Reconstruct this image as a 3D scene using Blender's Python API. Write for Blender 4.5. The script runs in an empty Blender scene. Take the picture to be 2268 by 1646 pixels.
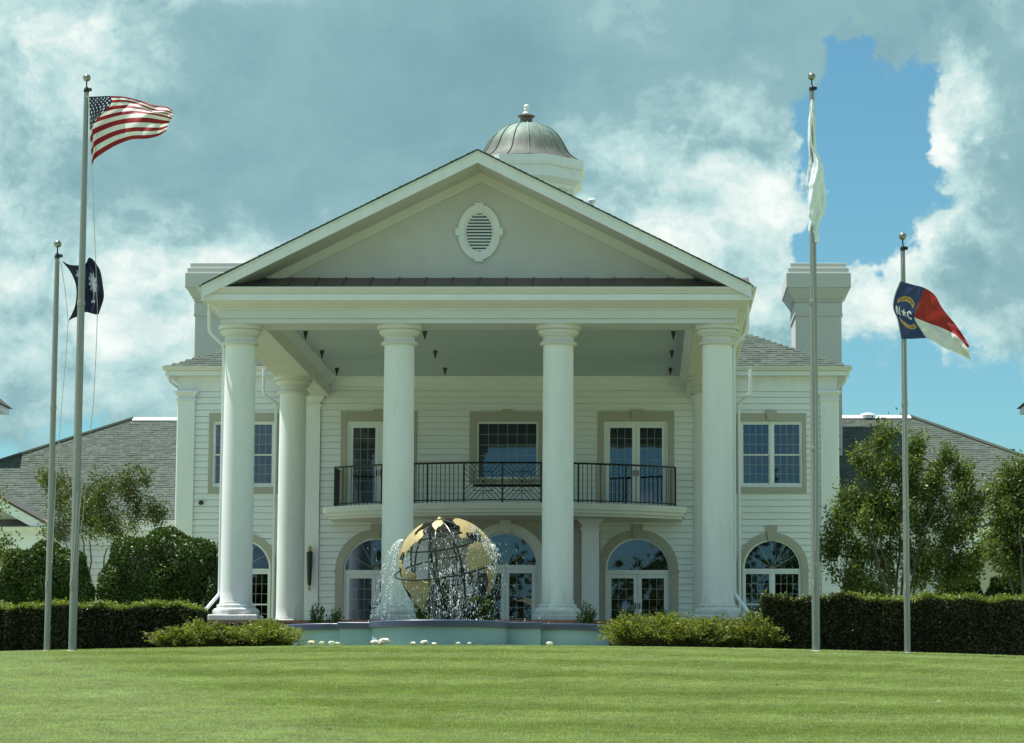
import bpy, math, random
import numpy as np
from mathutils import Matrix, Vector

R = math.radians
rng = random.Random(7)
nrg = np.random.default_rng(11)
SC = bpy.context.scene
COL = SC.collection

# ------------------------------------------------------------------ camera
EYE = 1.25
FPX, HOR, PPX, PPY, WPX = 6200.0, 1600.0, 1420.0, 823.0, 2268.0
PITCH = math.atan((HOR - PPY) / FPX)
cd = bpy.data.cameras.new('camera')
cam = bpy.data.objects.new('camera', cd)
COL.objects.link(cam)
cam.location = (0, 0, EYE)
cam.rotation_euler = (R(90) + PITCH, 0, 0)
cd.sensor_width = 36
cd.lens = 36 * FPX / WPX
cd.shift_x = -(PPX - WPX / 2) / WPX
cd.clip_start = 0.5
cd.clip_end = 3000
SC.camera = cam

# ------------------------------------------------------------------ light
SUN_EL = R(70)
SUN_DIR = Vector((-0.97 * math.cos(SUN_EL), 0.20 * math.cos(SUN_EL), math.sin(SUN_EL))).normalized()
sd = bpy.data.lights.new('sun', 'SUN')
sd.energy = 5.0
sd.angle = R(0.53)
sd.color = (1.0, 0.98, 0.92)
sun = bpy.data.objects.new('sun', sd)
COL.objects.link(sun)
sun.location = (-30, 30, 90)
sun.rotation_euler = SUN_DIR.to_track_quat('Z', 'Y').to_euler()

SC.view_settings.view_transform = 'Standard'
SC.view_settings.look = 'None'
SC.view_settings.exposure = 0.58
SC.view_settings.gamma = 1.0
SC.view_settings.use_curve_mapping = False


class NT:
    """small helper for node trees"""
    def __init__(s, nt):
        s.nt = nt
        s.x = 0

    def n(s, t, **kw):
        o = s.nt.nodes.new(t)
        for k, v in kw.items():
            setattr(o, k, v)
        return o

    def put(s, sock, v):
        if v is None:
            return
        if isinstance(v, (int, float)):
            if sock.type == 'VECTOR':
                sock.default_value = (v, v, v)
            elif sock.type == 'RGBA':
                sock.default_value = (v, v, v, 1)
            else:
                sock.default_value = v
        elif isinstance(v, (tuple, list)):
            if sock.type == 'RGBA' and len(v) == 3:
                v = (*v, 1)
            sock.default_value = v
        else:
            s.nt.links.new(v, sock)

    def m(s, op, a, b=None, c=None, clamp=False):
        o = s.n('ShaderNodeMath', operation=op, use_clamp=clamp)
        s.put(o.inputs[0], a); s.put(o.inputs[1], b); s.put(o.inputs[2], c)
        return o.outputs[0]

    def vm(s, op, a, b=None):
        o = s.n('ShaderNodeVectorMath', operation=op)
        s.put(o.inputs[0], a); s.put(o.inputs[1], b)
        return o.outputs[0]

    def mix(s, fac, a, b, mode='MIX'):
        o = s.n('ShaderNodeMix', data_type='RGBA', blend_type=mode)
        s.put(o.inputs[0], fac); s.put(o.inputs[6], a); s.put(o.inputs[7], b)
        return o.outputs[2]

    def noise(s, vec, scale, detail=4, rough=0.55, dist=0.0, color=False):
        o = s.n('ShaderNodeTexNoise')
        s.put(o.inputs['Vector'], vec)
        o.inputs['Scale'].default_value = scale
        o.inputs['Detail'].default_value = detail
        o.inputs['Roughness'].default_value = rough
        o.inputs['Distortion'].default_value = dist
        return o.outputs[1] if color else o.outputs[0]

    def ramp(s, fac, stops):
        o = s.n('ShaderNodeValToRGB')
        el = o.color_ramp.elements
        while len(el) < len(stops):
            el.new(0.5)
        for e, (p, c) in zip(el, stops):
            e.position = p
            e.color = (*c, 1) if len(c) == 3 else c
        s.put(o.inputs[0], fac)
        return o.outputs[0]

    def smooth(s, x, a, b):
        o = s.n('ShaderNodeMapRange', interpolation_type='SMOOTHSTEP')
        s.put(o.inputs[0], x)
        o.inputs[1].default_value = a
        o.inputs[2].default_value = b
        return o.outputs[0]

    def comb(s, x, y, z):
        o = s.n('ShaderNodeCombineXYZ')
        s.put(o.inputs[0], x); s.put(o.inputs[1], y); s.put(o.inputs[2], z)
        return o.outputs[0]

    def sep(s, v):
        o = s.n('ShaderNodeSeparateXYZ')
        s.put(o.inputs[0], v)
        return o.outputs


# ------------------------------------------------------------------ sky
world = bpy.data.worlds.new('World')
SC.world = world
world.use_nodes = True
wt = world.node_tree
wt.nodes.clear()
w = NT(wt)
out = w.n('ShaderNodeOutputWorld')
bg = w.n('ShaderNodeBackground')
bg.inputs['Strength'].default_value = 0.07
wt.links.new(bg.outputs[0], out.inputs[0])
sky = w.n('ShaderNodeTexSky', sky_type='NISHITA')
sky.sun_disc = False
sky.sun_elevation = SUN_EL
sky.sun_rotation = math.atan2(SUN_DIR.x, SUN_DIR.y)
sky.altitude = 100
sky.air_density = 1.0
sky.dust_density = 0.4
tc = w.n('ShaderNodeTexCoord')
dirv = tc.outputs['Generated']
dx, dy, dz = w.sep(dirv)
# cloud layer: direction warped by billows, then broad banks of cloud by bearing and height
wa = w.vm('SUBTRACT', w.noise(dirv, 11.0, 2, 0.5, color=True), (0.5, 0.5, 0.5))
wb = w.vm('SUBTRACT', w.noise(dirv, 42.0, 4, 0.62, color=True), (0.5, 0.5, 0.5))
wv = w.vm('ADD', dirv, w.vm('ADD', w.vm('MULTIPLY', wa, (0.07, 0.07, 0.05)), w.vm('MULTIPLY', wb, (0.050, 0.050, 0.046))))
qx, qy, qz = w.sep(wv)
front = w.smooth(qy, 0.15, 0.6)
qys = w.m('MAXIMUM', qy, 0.12)
uv = w.comb(w.m('DIVIDE', qx, qys), w.m('DIVIDE', qz, qys), 0.0)


def total(base, lst):
    """base plus soft-edged banks of cloud (bearing, height, widths, amount)"""
    t = 0.0
    for px, py, rx, ry, amp in lst:
        u0, v0, ru, rv_ = (px - 1420) / 6150, (1600 - py) / 6150, rx / 6150, ry / 6150
        o = w.n('ShaderNodeVectorMath', operation='MULTIPLY_ADD')
        w.put(o.inputs[0], uv); w.put(o.inputs[1], (1 / ru, 1 / rv_, 0)); w.put(o.inputs[2], (-u0 / ru, -v0 / rv_, 0))
        d = w.n('ShaderNodeVectorMath', operation='DOT_PRODUCT')
        w.put(d.inputs[0], o.outputs[0]); w.put(d.inputs[1], o.outputs[0])
        t = w.m('MULTIPLY_ADD', w.m('POWER', 0.36788, d.outputs['Value']), amp, t)
    return w.m('MULTIPLY_ADD', t, front, base)


nb = w.noise(dirv, 5.5, 3, 0.5)
soft = w.vm('ADD', dirv, w.vm('MULTIPLY', wa, (0.05, 0.05, 0.04)))
sm_ = w.vm('MULTIPLY', soft, (1, 1, 1.7))
sf_ = w.vm('MULTIPLY', wv, (1, 1, 1.2))
nm_ = w.noise(sm_, 15.0, 5, 0.55)
nf = w.noise(sf_, 48.0, 5, 0.58)
# the same billows a step towards the sun: their difference shades each billow
lm_ = w.noise(w.vm('ADD', sm_, (-0.012, 0.0, 0.020)), 15.0, 3, 0.5)
cov0 = w.m('MULTIPLY_ADD', w.m('SUBTRACT', nb, 0.5), 2.2, 0.62)
cov0 = w.m('MULTIPLY_ADD', w.m('SUBTRACT', nm_, 0.5), 1.1, cov0)
cov0 = w.m('MULTIPLY_ADD', w.m('SUBTRACT', nf, 0.5), 0.75, cov0)
cover = total(cov0, [
    (700, 250, 900, 480, 1.0), (250, 760, 520, 250, 0.75), (1540, 420, 260, 330, 1.0),
    (2270, 240, 180, 340, 1.7), (1420, 760, 330, 200, 0.4),
    (1885, 310, 115, 230, -2.3), (1930, 500, 130, 110, -0.9), (2080, 880, 300, 150, -0.9),
    (2150, 1010, 320, 120, -0.9), (150, 1020, 420, 70, -0.5), (1960, 640, 200, 70, 0.8), (1820, 10, 240, 90, 1.9), (1905, 430, 60, 30, 0.5)])
cmask = w.smooth(cover, 0.30, 0.76)
tone = total(w.m('MULTIPLY_ADD', w.m('SUBTRACT', nb, 0.5), 0.8, 0.44), [
    (1560, 420, 260, 260, 0.46), (2085, 300, 105, 330, 0.50), (1480, 660, 300, 200, 0.26), (1930, 640, 200, 90, 0.3),
    (120, 680, 420, 270, 0.28), (170, 120, 170, 200, 0.32), (520, 620, 260, 160, 0.2),
    (1050, 90, 760, 190, -0.24), (640, 400, 400, 100, -0.16), (1130, 330, 150, 180, -0.16), (2290, 420, 100, 330, -0.26)])
det = w.m('MULTIPLY', w.m('SUBTRACT', nm_, 0.5), 1.0)
det = w.m('MULTIPLY_ADD', w.m('SUBTRACT', nf, 0.5), 0.72, det)
det = w.m('MULTIPLY_ADD', w.m('SUBTRACT', nm_, lm_), 0.75, det)
# billows show crisply where the cloud is lit and melt away in its shaded base
bright = w.m('MULTIPLY_ADD', det, w.m('ADD', w.smooth(tone, 0.10, 0.65), 0.30), tone)
ccol = w.ramp(bright, [(0.0, (1.95, 3.7, 4.2)), (0.34, (2.75, 4.75, 5.1)), (0.62, (4.85, 7.0, 7.0)), (1.0, (8.8, 9.5, 9.1))])
skc = w.mix(1.0, sky.outputs[0], (0.64, 1.08, 1.07), 'MULTIPLY')
above = w.smooth(dz, -0.02, 0.03)
fin = w.mix(w.m('MULTIPLY', cmask, above), skc, ccol)
wt.links.new(fin, bg.inputs['Color'])
world.cycles.sampling_method = 'MANUAL'
world.cycles.sample_map_resolution = 512

# ------------------------------------------------------------------ materials


def mat(name, base, rough=0.6, var=0.08, vscale=3.0, bump=0.0, bscale=40.0, metallic=0.0, spec=0.5, island=0.0, stretch=None):
    m = bpy.data.materials.new(name)
    m.use_nodes = True
    nt = m.node_tree
    k = NT(nt)
    b = nt.nodes['Principled BSDF']
    geo = k.n('ShaderNodeNewGeometry')
    pos = geo.outputs['Position']
    if stretch:
        pos = k.vm('MULTIPLY', pos, stretch)
    c = tuple(base)
    nz = k.noise(pos, vscale, 5, 0.6)
    f = k.m('MULTIPLY_ADD', k.m('SUBTRACT', nz, 0.5), var * 4, 1.0)
    if island:
        f = k.m('MULTIPLY', f, k.m('MULTIPLY_ADD', geo.outputs['Random Per Island'], island, 1 - island / 2))
    col = k.mix(1.0, c, k.comb(f, f, f), 'MULTIPLY')
    k.put(b.inputs['Base Color'], col)
    b.inputs['Roughness'].default_value = rough
    b.inputs['Metallic'].default_value = metallic
    b.inputs['Specular IOR Level'].default_value = spec
    if bump:
        bn = k.n('ShaderNodeBump')
        bn.inputs['Strength'].default_value = bump
        bn.inputs['Distance'].default_value = 0.02
        k.put(bn.inputs['Height'], k.noise(pos, bscale, 4, 0.6))
        nt.links.new(bn.outputs[0], b.inputs['Normal'])
    return m


def leafmat(name, c1, c2, c3=None, trans=0.35):
    m = bpy.data.materials.new(name)
    m.use_nodes = True
    nt = m.node_tree
    k = NT(nt)
    b = nt.nodes['Principled BSDF']
    geo = k.n('ShaderNodeNewGeometry')
    rnd = geo.outputs['Random Per Island']
    stops = [(0, c1), (0.8, c2)] + ([(0.97, c3)] if c3 else [])
    col = k.ramp(rnd, stops)
    nz = k.noise(geo.outputs['Position'], 1.6, 3)
    f = k.m('MULTIPLY_ADD', nz, 1.0, 0.5)
    col = k.mix(1.0, col, k.comb(f, f, f), 'MULTIPLY')
    k.put(b.inputs['Base Color'], col)
    b.inputs['Roughness'].default_value = 0.45
    b.inputs['Specular IOR Level'].default_value = 0.35
    t = k.n('ShaderNodeBsdfTranslucent')
    k.put(t.inputs['Color'], k.mix(1.0, col, (1.3, 1.3, 0.5), 'MULTIPLY'))
    ms = k.n('ShaderNodeMixShader')
    ms.inputs[0].default_value = trans
    nt.links.new(b.outputs[0], ms.inputs[1])
    nt.links.new(t.outputs[0], ms.inputs[2])
    nt.links.new(ms.outputs[0], nt.nodes['Material Output'].inputs[0])
    return m


M = {}
M['siding'] = mat('siding_paint', (0.765, 0.785, 0.85), 0.55, 0.03, 1.5, stretch=(0.5, 1, 3))
M['white'] = mat('white_paint', (0.755, 0.775, 0.845), 0.5, 0.06, 1.6, stretch=(2, 2, 0.6))
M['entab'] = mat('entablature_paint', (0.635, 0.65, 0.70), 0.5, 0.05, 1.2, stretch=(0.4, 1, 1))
M['stucco'] = mat('column_stucco', (0.80, 0.81, 0.83), 0.75, 0.055, 2.2, 0.25, 60, stretch=(1, 1, 0.22))
sk = NT(M['stucco'].node_tree)
sb_ = M['stucco'].node_tree.nodes['Principled BSDF']
sg = sk.n('ShaderNodeNewGeometry')
sz = sk.sep(sg.outputs['Position'])[2]
sn = sk.noise(sk.vm('MULTIPLY', sg.outputs['Position'], (5, 5, 0.8)), 1.0, 6, 0.65)
low = sk.smooth(sz, 4.9, 3.6)
sd_ = sk.m('MULTIPLY', sk.smooth(sk.m('MULTIPLY_ADD', low, 0.35, sn), 0.55, 0.95), 0.55)
sk.put(sb_.inputs['Base Color'], sk.mix(sd_, sb_.inputs['Base Color'].links[0].from_socket, (0.40, 0.39, 0.32)))
M['cream'] = mat('cream_trim', (0.65, 0.645, 0.645), 0.6, 0.04, 1.5)
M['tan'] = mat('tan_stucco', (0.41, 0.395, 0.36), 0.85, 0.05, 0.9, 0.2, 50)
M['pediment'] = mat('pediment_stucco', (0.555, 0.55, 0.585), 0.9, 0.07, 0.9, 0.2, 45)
M['chimney'] = mat('chimney_stucco', (0.56, 0.555, 0.55), 0.85, 0.05, 0.8, 0.2, 45, stretch=(1, 1, 0.5))
M['ceiling'] = mat('ceiling_paint', (0.47, 0.56, 0.64), 0.6, 0.03, 0.8)
M['drape'] = mat('drape_cloth', (0.62, 0.60, 0.54), 0.9, 0.05, 3)
M['grille'] = mat('grille_paint', (0.36, 0.38, 0.38), 0.5)
M['iron'] = mat('black_iron', (0.012, 0.014, 0.014), 0.35, 0.1)
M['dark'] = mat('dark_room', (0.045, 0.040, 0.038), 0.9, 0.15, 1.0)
M['floor'] = mat('porch_paving', (0.085, 0.075, 0.07), 0.8, 0.08, 1.5)
M['brick'] = mat('red_brick', (0.30, 0.15, 0.11), 0.85, 0.12, 6.0, 0.3, 60, island=0.4)
M['shingle'] = mat('roof_shingle', (0.060, 0.080, 0.064), 0.9, 0.14, 0.8, 0.3, 60, island=0.42)
M['shingle_dark'] = mat('shingle_edge', (0.06, 0.06, 0.058), 0.9, 0.1, 2, island=0.5)
M['pent'] = mat('pent_copper', (0.120, 0.092, 0.092), 0.5, 0.16, 1.2, metallic=0.3)
M['metal_pole'] = mat('aluminium_pole', (0.29, 0.29, 0.28), 0.42, 0.05, 1.0, metallic=0.55, stretch=(4, 4, 0.6))
M['ball'] = mat('bright_ball', (0.25, 0.25, 0.23), 0.35, 0.03, metallic=0.7)
M['rope'] = mat('rope', (0.42, 0.42, 0.40), 0.9)
M['bluewall'] = mat('blue_basin_stucco', (0.24, 0.365, 0.47), 0.7, 0.08, 2.2, 0.2, 30)
M['bluecope'] = mat('blue_coping', (0.062, 0.076, 0.145), 0.4, 0.12, 4)
M['gold'] = mat('gold_leaf', (0.43, 0.335, 0.155), 0.5, 0.22, 4.0, 0.4, 18, metallic=0.3)
M['rock'] = mat('pale_rock', (0.66, 0.62, 0.52), 0.9, 0.1, 6, 0.4, 20)
M['mulch'] = mat('mulch', (0.055, 0.038, 0.026), 0.95, 0.2, 9, 0.6, 40)
M['bark'] = mat('smooth_bark', (0.14, 0.11, 0.08), 0.85, 0.15, 6, 0.3, 30)
M['core'] = mat('hedge_core', (0.016, 0.018, 0.010), 0.95, 0.2, 6)
M['hedge'] = leafmat('hedge_leaf', (0.022, 0.028, 0.012), (0.050, 0.062, 0.022), (0.09, 0.10, 0.03), 0.15)
M['hedge_sunlit'] = leafmat('hedge_leaf_sunlit', (0.10, 0.15, 0.035), (0.21, 0.26, 0.06), (0.28, 0.30, 0.08), 0.4)  # paler copy of the hedge leaf: sunlight on the tops painted in
M['bush'] = leafmat('bush_leaf', (0.022, 0.045, 0.012), (0.065, 0.120, 0.024), (0.10, 0.17, 0.035), 0.25)
M['shrub'] = leafmat('shrub_leaf', (0.085, 0.130, 0.026), (0.205, 0.250, 0.050), (0.33, 0.32, 0.07), 0.4)
M['myrtle'] = leafmat('myrtle_leaf', (0.055, 0.090, 0.024), (0.150, 0.205, 0.050), (0.22, 0.24, 0.07), 0.36)
M['myrtle_red'] = leafmat('myrtle_leaf_bronze', (0.045, 0.078, 0.020), (0.105, 0.150, 0.038), (0.18, 0.13, 0.045))
M['wood_far'] = leafmat('far_tree_leaf', (0.03, 0.05, 0.014), (0.07, 0.10, 0.025), None, 0.2)

# window glass: clear pane that mirrors the sky more at a glance
gm = bpy.data.materials.new('window_glass')
gm.use_nodes = True
gk = NT(gm.node_tree)
gm.node_tree.nodes.remove(gm.node_tree.nodes['Principled BSDF'])
gt = gk.n('ShaderNodeBsdfTransparent'); gt.inputs[0].default_value = (0.45, 0.48, 0.5, 1)
gg = gk.n('ShaderNodeBsdfGlossy'); gg.inputs['Roughness'].default_value = 0.015
gg.inputs['Color'].default_value = (0.60, 0.74, 0.96, 1)
fr = gk.n('ShaderNodeFresnel'); fr.inputs[0].default_value = 1.7
gx = gk.n('ShaderNodeMixShader')
gk.put(gx.inputs[0], gk.m('MULTIPLY_ADD', fr.outputs[0], 1.0, 0.05, clamp=True))
gm.node_tree.links.new(gt.outputs[0], gx.inputs[1])
gm.node_tree.links.new(gg.outputs[0], gx.inputs[2])
gm.node_tree.links.new(gx.outputs[0], gm.node_tree.nodes['Material Output'].inputs[0])
M['glass'] = gm

# weathered copper: verdigris settling from the crown downwards in streaks
cm = mat('dome_copper', (0.086, 0.094, 0.080), 0.65, 0.2, 2.4, 0.2, 14, metallic=0.2, stretch=(1, 1, 0.5))
ck = NT(cm.node_tree)
cb = cm.node_tree.nodes['Principled BSDF']
cg = ck.n('ShaderNodeNewGeometry')
cz = ck.sep(cg.outputs['Position'])[2]
cn = ck.noise(ck.vm('MULTIPLY', cg.outputs['Position'], (3, 3, 0.7)), 1.6, 6, 0.65)
cf = ck.smooth(ck.m('ADD', ck.m('MULTIPLY', ck.m('SUBTRACT', cz, 20.4), 0.5), ck.m('MULTIPLY', cn, 1.0)), 0.55, 1.35)
old = cb.inputs['Base Color'].links[0].from_socket
ck.put(cb.inputs['Base Color'], ck.mix(cf, old, (0.20, 0.29, 0.25)))
M['copper'] = cm

# falling water
wm = bpy.data.materials.new('water_drops')
wm.use_nodes = True
wb_ = wm.node_tree.nodes['Principled BSDF']
wb_.inputs['Base Color'].default_value = (0.93, 0.97, 0.98, 1)
wb_.inputs['Roughness'].default_value = 0.08
wb_.inputs['Transmission Weight'].default_value = 0.3
wb_.inputs['IOR'].default_value = 1.33
M['drops'] = wm
pm = mat('pool_water', (0.05, 0.10, 0.11), 0.05, 0.05, bump=0.3, bscale=8)
M['pool'] = pm


def cloth_mat(name, trans=0.3):
    m = bpy.data.materials.new(name)
    m.use_nodes = True
    nt = m.node_tree
    k = NT(nt)
    b = nt.nodes['Principled BSDF']
    a = k.n('ShaderNodeAttribute')
    a.attribute_name = 'print'
    k.put(b.inputs['Base Color'], a.outputs['Color'])
    b.inputs['Roughness'].default_value = 0.55
    b.inputs['Specular IOR Level'].default_value = 0.3
    t = k.n('ShaderNodeBsdfTranslucent')
    k.put(t.inputs['Color'], a.outputs['Color'])
    ms = k.n('ShaderNodeMixShader')
    ms.inputs[0].default_value = trans
    nt.links.new(b.outputs[0], ms.inputs[1])
    nt.links.new(t.outputs[0], ms.inputs[2])
    nt.links.new(ms.outputs[0], nt.nodes['Material Output'].inputs[0])
    return m


M['flag'] = cloth_mat('flag_cloth')

# ------------------------------------------------------------------ mesh helpers


class MB:
    def __init__(s):
        s.v, s.f = [], []

    def add(s, vs, fs):
        b = len(s.v)
        s.v += [tuple(p) for p in vs]
        s.f += [tuple(i + b for i in q) for q in fs]
        return s

    def box(s, x0, x1, y0, y1, z0, z1):
        return s.add([(x0, y0, z0), (x1, y0, z0), (x1, y1, z0), (x0, y1, z0), (x0, y0, z1), (x1, y0, z1), (x1, y1, z1), (x0, y1, z1)],
                     [(0, 3, 2, 1), (4, 5, 6, 7), (0, 1, 5, 4), (1, 2, 6, 5), (2, 3, 7, 6), (3, 0, 4, 7)])

    def frame(s, x0, x1, z0, z1, wx, wz, y0, y1, wb=None):
        wb = wz if wb is None else wb
        s.box(x0, x0 + wx, y0, y1, z0, z1)
        s.box(x1 - wx, x1, y0, y1, z0, z1)
        s.box(x0 + wx, x1 - wx, y0, y1, z1 - wz, z1)
        if wb:
            s.box(x0 + wx, x1 - wx, y0, y1, z0, z0 + wb)
        return s

    def prism_y(s, poly, y0, y1):            # poly in x,z
        n = len(poly)
        vs = [(x, y0, z) for x, z in poly] + [(x, y1, z) for x, z in poly]
        fs = [tuple(range(n - 1, -1, -1)), tuple(range(n, 2 * n))]
        fs += [(i, (i + 1) % n, n + (i + 1) % n, n + i) for i in range(n)]
        return s.add(vs, fs)

    def prism_x(s, poly, x0, x1):            # poly in y,z
        n = len(poly)
        vs = [(x0, y, z) for y, z in poly] + [(x1, y, z) for y, z in poly]
        fs = [tuple(range(n)), tuple(range(2 * n - 1, n - 1, -1))]
        fs += [(i, n + i, n + (i + 1) % n, (i + 1) % n) for i in range(n)]
        return s.add(vs, fs)

    def prism_z(s, poly, z0, z1):            # poly in x,y
        n = len(poly)
        vs = [(x, y, z0) for x, y in poly] + [(x, y, z1) for x, y in poly]
        fs = [tuple(range(n - 1, -1, -1)), tuple(range(n, 2 * n))]
        fs += [(i, (i + 1) % n, n + (i + 1) % n, n + i) for i in range(n)]
        return s.add(vs, fs)

    def lathe(s, cx, cy, prof, n=32, a0=0.0):
        vs, fs = [], []
        for r, z in prof:
            for i in range(n):
                a = a0 + 2 * math.pi * i / n
                vs.append((cx + r * math.cos(a), cy + r * math.sin(a), z))
        for j in range(len(prof) - 1):
            for i in range(n):
                k = (i + 1) % n
                fs.append((j * n + i, j * n + k, (j + 1) * n + k, (j + 1) * n + i))
        fs.append(tuple(range(n - 1, -1, -1)))
        t = (len(prof) - 1) * n
        fs.append(tuple(range(t, t + n)))
        return s.add(vs, fs)

    def tube(s, pts, r, n=8, closed=False):
        pts = [Vector(p) for p in pts]
        m = len(pts)
        rr = r if isinstance(r, (list, tuple)) else [r] * m
        vs, fs = [], []
        prev = None
        for i, p in enumerate(pts):
            if closed:
                t = pts[(i + 1) % m] - pts[i - 1]
            else:
                t = pts[min(i + 1, m - 1)] - pts[max(i - 1, 0)]
            if t.length < 1e-9:
                t = Vector((0, 0, 1))
            t.normalize()
            if prev is None:
                ref = Vector((0, 0, 1)) if abs(t.z) < 0.9 else Vector((1, 0, 0))
                u = t.cross(ref).normalized()
            else:
                u = (prev - t * prev.dot(t))
                u = u.normalized() if u.length > 1e-6 else t.orthogonal().normalized()
            prev = u
            q = t.cross(u)
            for j in range(n):
                a = 2 * math.pi * j / n
                vs.append(p + (u * math.cos(a) + q * math.sin(a)) * rr[i])
        seg = m if closed else m - 1
        for i in range(seg):
            a, b = i * n, ((i + 1) % m) * n
            for j in range(n):
                k = (j + 1) % n
                fs.append((a + j, a + k, b + k, b + j))
        if not closed:
            fs.append(tuple(range(n - 1, -1, -1)))
            fs.append(tuple(range((m - 1) * n, m * n)))
        return s.add(vs, fs)

    def mesh(s, name, smooth=False):
        me = bpy.data.meshes.new(name)
        me.from_pydata(s.v, [], s.f)
        if smooth:
            me.polygons.foreach_set('use_smooth', [True] * len(me.polygons))
        me.update()
        return me


def link(name, me, material, parent=None, inv=True):
    o = bpy.data.objects.new(name, me)
    COL.objects.link(o)
    if material is not None and me is not None and not me.materials:
        me.materials.append(M[material] if isinstance(material, str) else material)
    if parent is not None:
        o.parent = parent
        if inv and parent.type == 'EMPTY':
            o.matrix_parent_inverse = Matrix.Translation(-Vector(parent.location))
    return o


def autosmooth(me, ang=35):
    import bmesh
    bm = bmesh.new()
    bm.from_mesh(me)
    bmesh.ops.recalc_face_normals(bm, faces=bm.faces)
    for e in bm.edges:
        if len(e.link_faces) == 2:
            e.smooth = e.calc_face_angle(0) < R(ang)
    for f in bm.faces:
        f.smooth = True
    bm.to_mesh(me)
    bm.free()


def part(name, mb, material, parent, smooth=False, bevel=0.0):
    me = mb.mesh(name)
    o = link(name, me, material, parent)
    autosmooth(me, 32) if smooth else None
    if bevel:
        b = o.modifiers.new('bevel', 'BEVEL')
        b.width = bevel
        b.segments = 2
        b.limit_method = 'ANGLE'
        b.angle_limit = R(40)
    return o


def thing(name, label, cat, loc, group=None):
    o = bpy.data.objects.new(name, None)
    COL.objects.link(o)
    o.location = loc
    o.empty_display_size = 0.3
    tag(o, label, cat, group)
    return o


def tag(o, label=None, cat=None, group=None, kind=None):
    if label: o['label'] = label
    if cat: o['category'] = cat
    if group: o['group'] = group
    if kind: o['kind'] = kind
    return o


def quads_mesh(name, V):                      # V: (n,4,3)
    n = len(V)
    me = bpy.data.meshes.new(name)
    me.vertices.add(n * 4)
    me.vertices.foreach_set('co', np.ascontiguousarray(V, dtype=np.float32).ravel())
    me.loops.add(n * 4)
    me.loops.foreach_set('vertex_index', np.arange(n * 4, dtype=np.int32))
    me.polygons.add(n)
    me.polygons.foreach_set('loop_start', np.arange(0, n * 4, 4, dtype=np.int32))
    me.polygons.foreach_set('loop_total', np.full(n, 4, dtype=np.int32))
    me.update(calc_edges=True)
    return me


def leaf_quads(C, size, up=0.35, aspect=0.5, jit=0.35, axis=None):
    """diamond leaves at centres C; axis = preferred long direction"""
    n = len(C)
    a = nrg.normal(size=(n, 3))
    if axis is not None:
        a = a * 0.6 + axis
    else:
        a[:, 2] += up
    a /= np.linalg.norm(a, axis=1)[:, None] + 1e-9
    b = nrg.normal(size=(n, 3))
    b -= a * np.sum(a * b, axis=1)[:, None]
    b /= np.linalg.norm(b, axis=1)[:, None] + 1e-9
    s = (size * (1 + jit * nrg.uniform(-1, 1, n)))[:, None]
    L, W = a * s * 0.5, b * s * 0.5 * aspect
    return np.stack([C - L, C + W - L * 0.1, C + L, C - W - L * 0.1], axis=1)


def px_dir(px, py):
    c, s = math.cos(PITCH), math.sin(PITCH)
    xi, yi = px - PPX, PPY - py
    return xi, FPX * c - yi * s, FPX * s + yi * c


def at(px, py, Y):
    """point of the place seen at a photo position, at distance Y"""
    x, y, z = px_dir(px, py)
    return Vector((x * Y / y, Y, z * Y / y + EYE))


def smoothstep(a, b, x):
    t = np.clip((x - a) / (b - a), 0, 1)
    return t * t * (3 - 2 * t)


# ------------------------------------------------------------------ ground
def ground_z(X, Y):
    X = np.asarray(X, dtype=float)
    Y = np.asarray(Y, dtype=float)
    # mound: level street, even rise to the crest near Y = 55, then nearly level to the house
    y = np.clip(Y, 19, 50.5)
    z = 1.00 + (y - 34) * 0.084 + 0.13 * np.exp(-((Y - 17.0) / 4.0) ** 2)
    z = np.where(Y < 19, np.maximum(0.0, z - 0.02 * (19 - Y)), z)
    t = np.clip((Y - 50.5) / 9.0, 0, 1)
    z = z + 9.0 * (0.084 * (t - t * t / 2) + 0.008 * t * t / 2)
    z = z + 0.008 * np.clip(Y - 59.5, 0, 30)
    side = 0.00156 * np.minimum((X + 4.0) ** 2, 300) * smoothstep(30, 52, Y) * (1 - smoothstep(60, 75, Y))
    return z - side


def gz(x, y):
    return float(ground_z(x, y))


xs = np.concatenate([np.linspace(-900, -40, 16), np.linspace(-36, 28, 65), np.linspace(34, 900, 16)])
ys = np.concatenate([np.linspace(-600, -10, 14), np.linspace(-6, 14, 11), np.linspace(15, 75, 121), np.linspace(77, 110, 12), np.linspace(120, 1500, 14)])
XX, YY = np.meshgrid(xs, ys)
ZZ = ground_z(XX, YY)
nx, ny = len(xs), len(ys)
gv = np.stack([XX, YY, ZZ], -1).reshape(-1, 3)
gf = [(j * nx + i, j * nx + i + 1, (j + 1) * nx + i + 1, (j + 1) * nx + i) for j in range(ny - 1) for i in range(nx - 1)]
me = bpy.data.meshes.new('ground')
me.from_pydata(gv.tolist(), [], gf)
me.polygons.foreach_set('use_smooth', [True] * len(me.polygons))


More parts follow.
